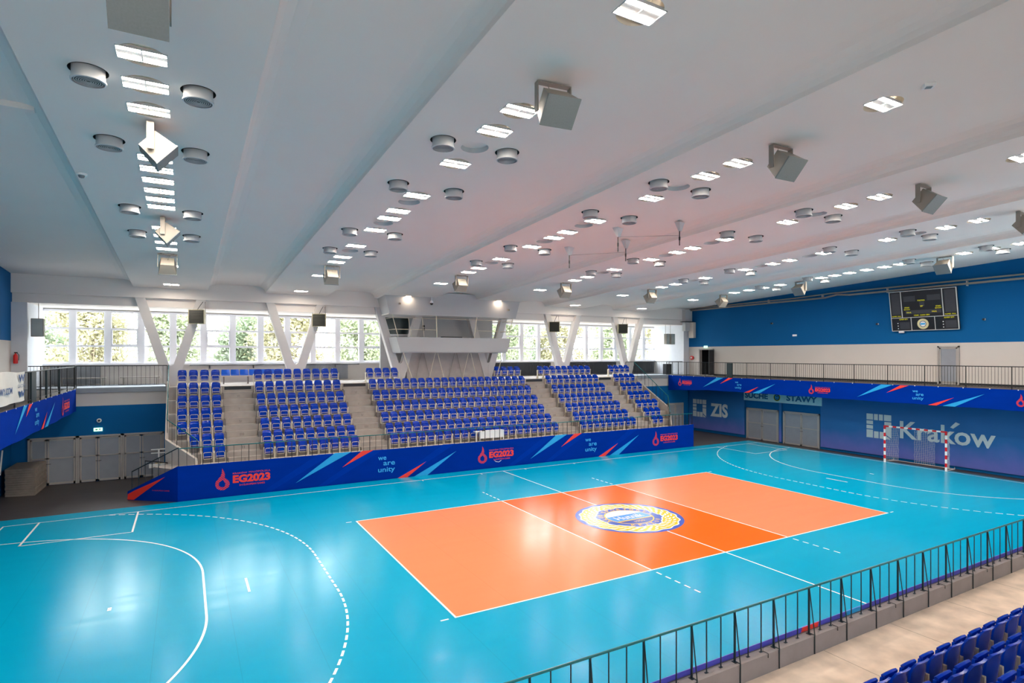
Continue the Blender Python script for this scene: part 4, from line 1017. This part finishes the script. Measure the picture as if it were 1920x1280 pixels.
# panels below the windows
rd = mat('dark corrugated panel', '34373d', .5, var=.1, scale=20); rg = mat('grey radiator panel', '84888e', .5, var=.06)
for x0, x1, mm, lab in ((4.7, 10.0, rd, 'dark ribbed panel under the windows just right of the booth'), (11.6, 16.4, rd, 'dark ribbed panel under the windows behind the fourth seat block'), (17.9, 20.5, rd, 'dark ribbed panel under the last window on the right'),
                        (-20.4, -18.3, rg, 'grey ribbed panel under the first window on the left'), (-8.6, -5.4, rg, 'grey ribbed panel under the windows left of the booth')):
    m = MB(); n = int((x1-x0)/.09)
    m.box(x0, x1, 20.86, 20.9, 4.56, 5.5)
    for k in range(n): m.box(x0+k*.09, x0+k*.09+.05, 20.83, 20.86, 4.58, 5.48)
    tag(m.obj('ribbed_panel', mm), lab, 'panel')
tag(MB().box(19.4, 20.0, 18.2, 18.6, 4.5, 5.35).obj('black_box', M_RAILB), 'black cabinet standing on the gallery behind the right walkway barrier', 'cabinet')
o = thing('sill_pipe', 'long black pipe on brackets below the left window sills', 'pipe')
MB().tube([(-14.2, 20.75, 5.5), (-4.7, 20.75, 5.5)], .03, 6).obj('pipe_run', M_RAILB, o)
m = MB()
for x in (-13.2, -10.9, -8.6, -6.2): m.box(x-.02, x+.02, 20.75, 21.1, 5.3, 5.5)
m.obj('pipe_brackets', M_RAILB, o)
for x0, x1 in ((-20.0, -18.0), (-17.4, -15.6)):
    o = thing('gallery_bench', 'low dark bench under the %s window' % ('first' if x0 < -19 else 'third'), 'bench', (x0, 20.3, 4.5), 0, 'low benches behind the left gallery railing')
    MB().box(0, x1-x0, -.15, .15, .36, .41).obj('bench_seat', M_POSTG, o)
    for x in (.15, x1-x0-.15): MB().box(x-.03, x+.03, -.12, .12, 0, .36).obj('bench_leg', M_POSTG, o)

# ------------------------------------------------------------------ goal
go = thing('handball_goal', 'red and white striped handball goal with white net before the Kraków banner', 'goal', (20.04, 0, .012))
def striped(p, q, n, first):
    m = MB(); p, q = Vector(p), Vector(q)
    for i in range(n):
        a, b = p+(q-p)*i/n, p+(q-p)*(i+1)/n; lo = Vector([min(a[j], b[j])-(.04 if abs(a[j]-b[j]) < 1e-6 else 0) for j in range(3)]); hi = Vector([max(a[j], b[j])+(.04 if abs(a[j]-b[j]) < 1e-6 else 0) for j in range(3)])
        m.box(lo.x, hi.x, lo.y, hi.y, lo.z, hi.z, (i+first) % 2)
    return m
for s in (-1, 1): striped((0, s*1.54, 0), (0, s*1.54, 2.08), 10, 1).obj('goal_post', [M_REDP, M_WHITEP], go)
striped((0, -1.5, 2.04), (0, 1.5, 2.04), 15, 0).obj('crossbar', [M_REDP, M_WHITEP], go)
m = MB()
for s in (-1, 1): m.tube([(0, s*1.54, 2.04), (.55, s*1.54, 2.0)], .012); m.tube([(.04, s*1.54, .03), (.9, s*1.54, .03), (.9, s*1.54, .12)], .018)
m.tube([(.9, -1.54, .03), (.9, 1.54, .03)], .015)
m.obj('net_stay', M_KERB, go)
def net(x0, y0, x1, y1, z0, z1, step, bulge=.05):
    m = MB(); Lw = math.hypot(x1-x0, y1-y0); n = int(Lw/step); k = int((z1-z0)/step)
    def P(i, j):
        u = i/n; v = j/k; return Vector((x0+(x1-x0)*u+bulge*math.sin(PI*u)+.015*math.sin(i*2.1+j), y0+(y1-y0)*u+.012*math.sin(j*1.7+i), z0+(z1-z0)*v))
    for i in range(n+1): m.tube([P(i, j) for j in range(k+1)], .0045, 3)
    for j in range(k+1): m.tube([P(i, j) for i in range(n+1)], .0045, 3)
    return m
nm_ = mat('white net cord', 'd9d4cc', .7)
net(.05, 1.5, .75, 1.2, .05, 2.0, .1).obj('goal_net', nm_, go)
net(.75, .35, .85, -.6, .06, 1.85, .09, .12).obj('goal_net', nm_, go)
net(.05, -1.5, .7, -1.38, .05, 2.0, .1).obj('goal_net', nm_, go)

# ------------------------------------------------------------------ things at the left end and on the stand
t = thing('desk', 'white table on the front row of the far grandstand behind the railing', 'table', (-.1, 11.42, 1.29))
MB().box(-.85, .86, -.16, .2, .66, .69).obj('table_top', M_WHITEP, t); MB().box(-.6, .8, -.155, -.135, .3, .66).obj('table_front', M_WHITEP, t)
for x in (-.82, .83, -.6, .2): MB().box(x-.02, x+.02, -.15, -.11, 0, .66).obj('table_leg', M_WHITEP, t)
tag(MB().box(-.07, .07, -.05, .05, 0, .05).obj('desk_telephone', M_RAILB, None, (-.45, 11.4, 1.98)), 'small black device lying on the white table on the stand', 'device')
t = thing('mat_stack', 'tall stack of grey brown gym mats in the left corner by the doors', 'mats', (0, 0, 0))
mm_ = mat('grey brown mat foam', '857a70', .85, var=.12, scale=5)
q0 = [(-21.1, 15.62), (-20.06, 15.4), (-20.0, 17.45), (-21.05, 17.5)]
for k in range(12):
    r = random.uniform(-.02, .02); z = .0+k*.098
    MB().hull([(x+r, y-r, z+.003) for x, y in q0], [(x+r, y-r, z+.095) for x, y in q0]).obj('gym_mat', mm_, t)
tag(MB().hull([(-21.18, 15.25, 1.0), (-21.18, 15.33, 1.0), (-21.18, 15.72, 2.0), (-21.18, 15.64, 2.0)], [(-21.22, 15.25, 1.0), (-21.22, 15.33, 1.0), (-21.22, 15.72, 2.0), (-21.22, 15.64, 2.0)]).obj('white_bar', M_WHITEP), 'white slanting bar on the blue wall at the left edge above the mats', 'bar')
t = thing('referee_stand', 'white pole stand with cross arms and tray behind the left end steps', 'stand', (-15.47, 14.5, 0))
MB().tube([(0, 0, .0), (0, 0, 1.78)], .035, 8).obj('stand_pole', M_WHITEP, t)
m = MB().box(-.3, .32, -.03, .03, 1.74, 1.78); m.box(-.3, .32, -.03, .03, 1.58, 1.62); m.obj('stand_arm', M_WHITEP, t)
MB().box(-.37, .33, -.25, .15, .96, 1.0).box(-.37, .33, -.26, -.24, .98, 1.15).obj('stand_tray', M_WHITEP, t)
MB().box(-.15, .28, -.2, .1, 1.0, 1.13).obj('tray_padding', mat('mustard padding', 'a58a2c', .7), t)
MB().box(-.25, .25, -.25, .25, 0, .04).obj('stand_base', M_RAILB, t)
for i, (x, y, lab) in enumerate(((-1.6, 1.6, 'left far'), (-1.74, -1.48, 'left near'), (.51, -2.07, 'right near'), (.55, .84, 'right far'))):
    z = cz(y, .3 if abs(x) < 1 else 0)
    o = thing('ceiling_hoist', 'small ceiling rope winch with hanging hook, %s one of four' % lab, 'winch', (x, y, z), .3, 'rope winches over the court centre')
    MB().hull([(-.18, -.1, 0), (.18, -.1, 0), (.18, .1, 0), (-.18, .1, 0)], [(-.03, -.03, -.3), (.1, -.03, -.3), (.1, .03, -.3), (-.03, .03, -.3)]).obj('hoist_plate', M_VENT, o)
    MB().tube([(.0, 0, -.25), (0, 0, -.8)], .018, 6).tube([(0, 0, -.5), (0, 0, -.62)], .03, 6).obj('hoist_hook', M_RAILB, o)
for a, b in (((-1.74, -1.48), (.51, -2.07)), ((-1.6, 1.6), (.55, .84))):
    tag(MB().tube([(a[0], a[1], cz(a[1])-.3), (b[0], b[1], cz(b[1])-.15)], .008, 4).obj('hoist_cable', M_POSTG), 'thin cable strung between the %s pair of ceiling winches' % ('near' if a[1] < 0 else 'far'), 'cable', 'cables between the ceiling winches')
o = thing('ceiling_detector', 'small square white sensor on the ceiling at the upper right', 'sensor', (-3.05, -11.6, cz(-11.6)), .78)
MB().box(-.09, .09, -.09, .09, -.05, 0).obj('detector_body', M_WHITEP, o); MB().box(-.05, .05, -.05, .05, -.055, -.05).obj('detector_grille', M_GRIL, o)
o = thing('ceiling_detector', 'small round dome sensor at the left edge of the far left lamp band', 'sensor', (-16.52, -.13, cz(-.13)))
MB().lathe([(.11, 0), (.11, -.04), (.07, -.05)], 16).obj('detector_body', M_WHITEP, o); MB().lathe([(.07, -.05), (.05, -.1), (.001, -.115)], 14).obj('detector_dome', M_GRIL, o)

# ------------------------------------------------------------------ outdoors: ground and trees
struct('ground', MB().box(-70, 70, 21.6, 70, -1, 0), mat('pale bounce ground', 'c9c6bd', .9, var=.1, scale=.5))  # unseen ground, made pale to bounce daylight up onto the ceiling
struct('ground_front', MB().box(-70, 70, -70, -21.6, -1, 0), mat('pale bounce ground', 'c9c6bd', .9))
def leaf_mat(name, hexc):
    m = mat(name, hexc, .7, var=.25, scale=1.5); p = m.node_tree.nodes['Principled BSDF']
    N = m.node_tree.nodes; L = m.node_tree.links; t = N.new('ShaderNodeBsdfTranslucent'); t.inputs[0].default_value = (*lin(hexc), 1)
    mx = N.new('ShaderNodeMixShader'); mx.inputs[0].default_value = .45; L.new(p.outputs[0], mx.inputs[1]); L.new(t.outputs[0], mx.inputs[2]); L.new(mx.outputs[0], N['Material Output'].inputs[0]); return m
LEAF = [leaf_mat('spring leaves', '98a082'), leaf_mat('green leaves', '87957a'), leaf_mat('yellow leaves', 'a49f80')]
M_BARK = mat('bark', '6b5c4c', .9, var=.2)
def tree_mesh(n, R, h0, h1):
    lf = MB(); cl = [(random.uniform(-R, R)*.75, random.uniform(-R, R)*.6, random.uniform(h0, h1)) for _ in range(34)]
    for _ in range(n):
        c = random.choice(cl); r = random.gauss(0, 1); p = Vector((c[0]+random.gauss(0, .55), c[1]+random.gauss(0, .55), c[2]+random.gauss(0, .5)))
        a = Vector((random.gauss(0, 1), random.gauss(0, 1), random.gauss(0, 1))).normalized()*random.uniform(.1, .19); b = a.cross(Vector((random.gauss(0, 1), random.gauss(0, 1), random.gauss(0, 1)))).normalized()*random.uniform(.06, .1)
        lf.add([p-a, p-b, p+a, p+b], [(0, 1, 2, 3)])
    tk = MB().tube([(0, 0, 0), (.1, 0, h0), (0, .1, (h0+h1)/2), (.1, 0, h1)], .18, 7, r2=.04)
    for c in cl[:12]: tk.tube([(0.05, 0, h0*.7+random.uniform(0, 2)), tuple(c)], .05, 4, r2=.012)
    return lf, tk
TM = []
for k in range(3):
    lf, tk = tree_mesh(17000, 2.6, 2.2, 11.5); TM.append((lf, tk.mesh('trunk', M_BARK)))
TL = {}
kn = 0
for s in (1, -1):
    xs = [-25+k*3.3 for k in range(17)] if s > 0 else [-22+k*7 for k in range(7)]
    for k, x in enumerate(xs):
        i = k % 3; mi = (k*7+kn) % 3; key = (i, mi)
        if key not in TL: TL[key] = TM[i][0].mesh('crown', LEAF[mi])
        y = s*(31+3*((k*5) % 3)+random.uniform(-1, 1)); X = x+random.uniform(-.6, .6)+(0 if s < 0 else (x+14)*.35)
        o = thing('tree', 'pale leafy tree outside the far windows, %s from the left' % ORD[k] if s > 0 else 'leafy tree outside behind the camera', 'tree', (X, y, 0), random.uniform(0, 6), 'trees outside the windows' if s > 0 else 'trees behind the camera')
        put('tree_crown', TL[key], o); put('tree_trunk', TM[i][1], o)
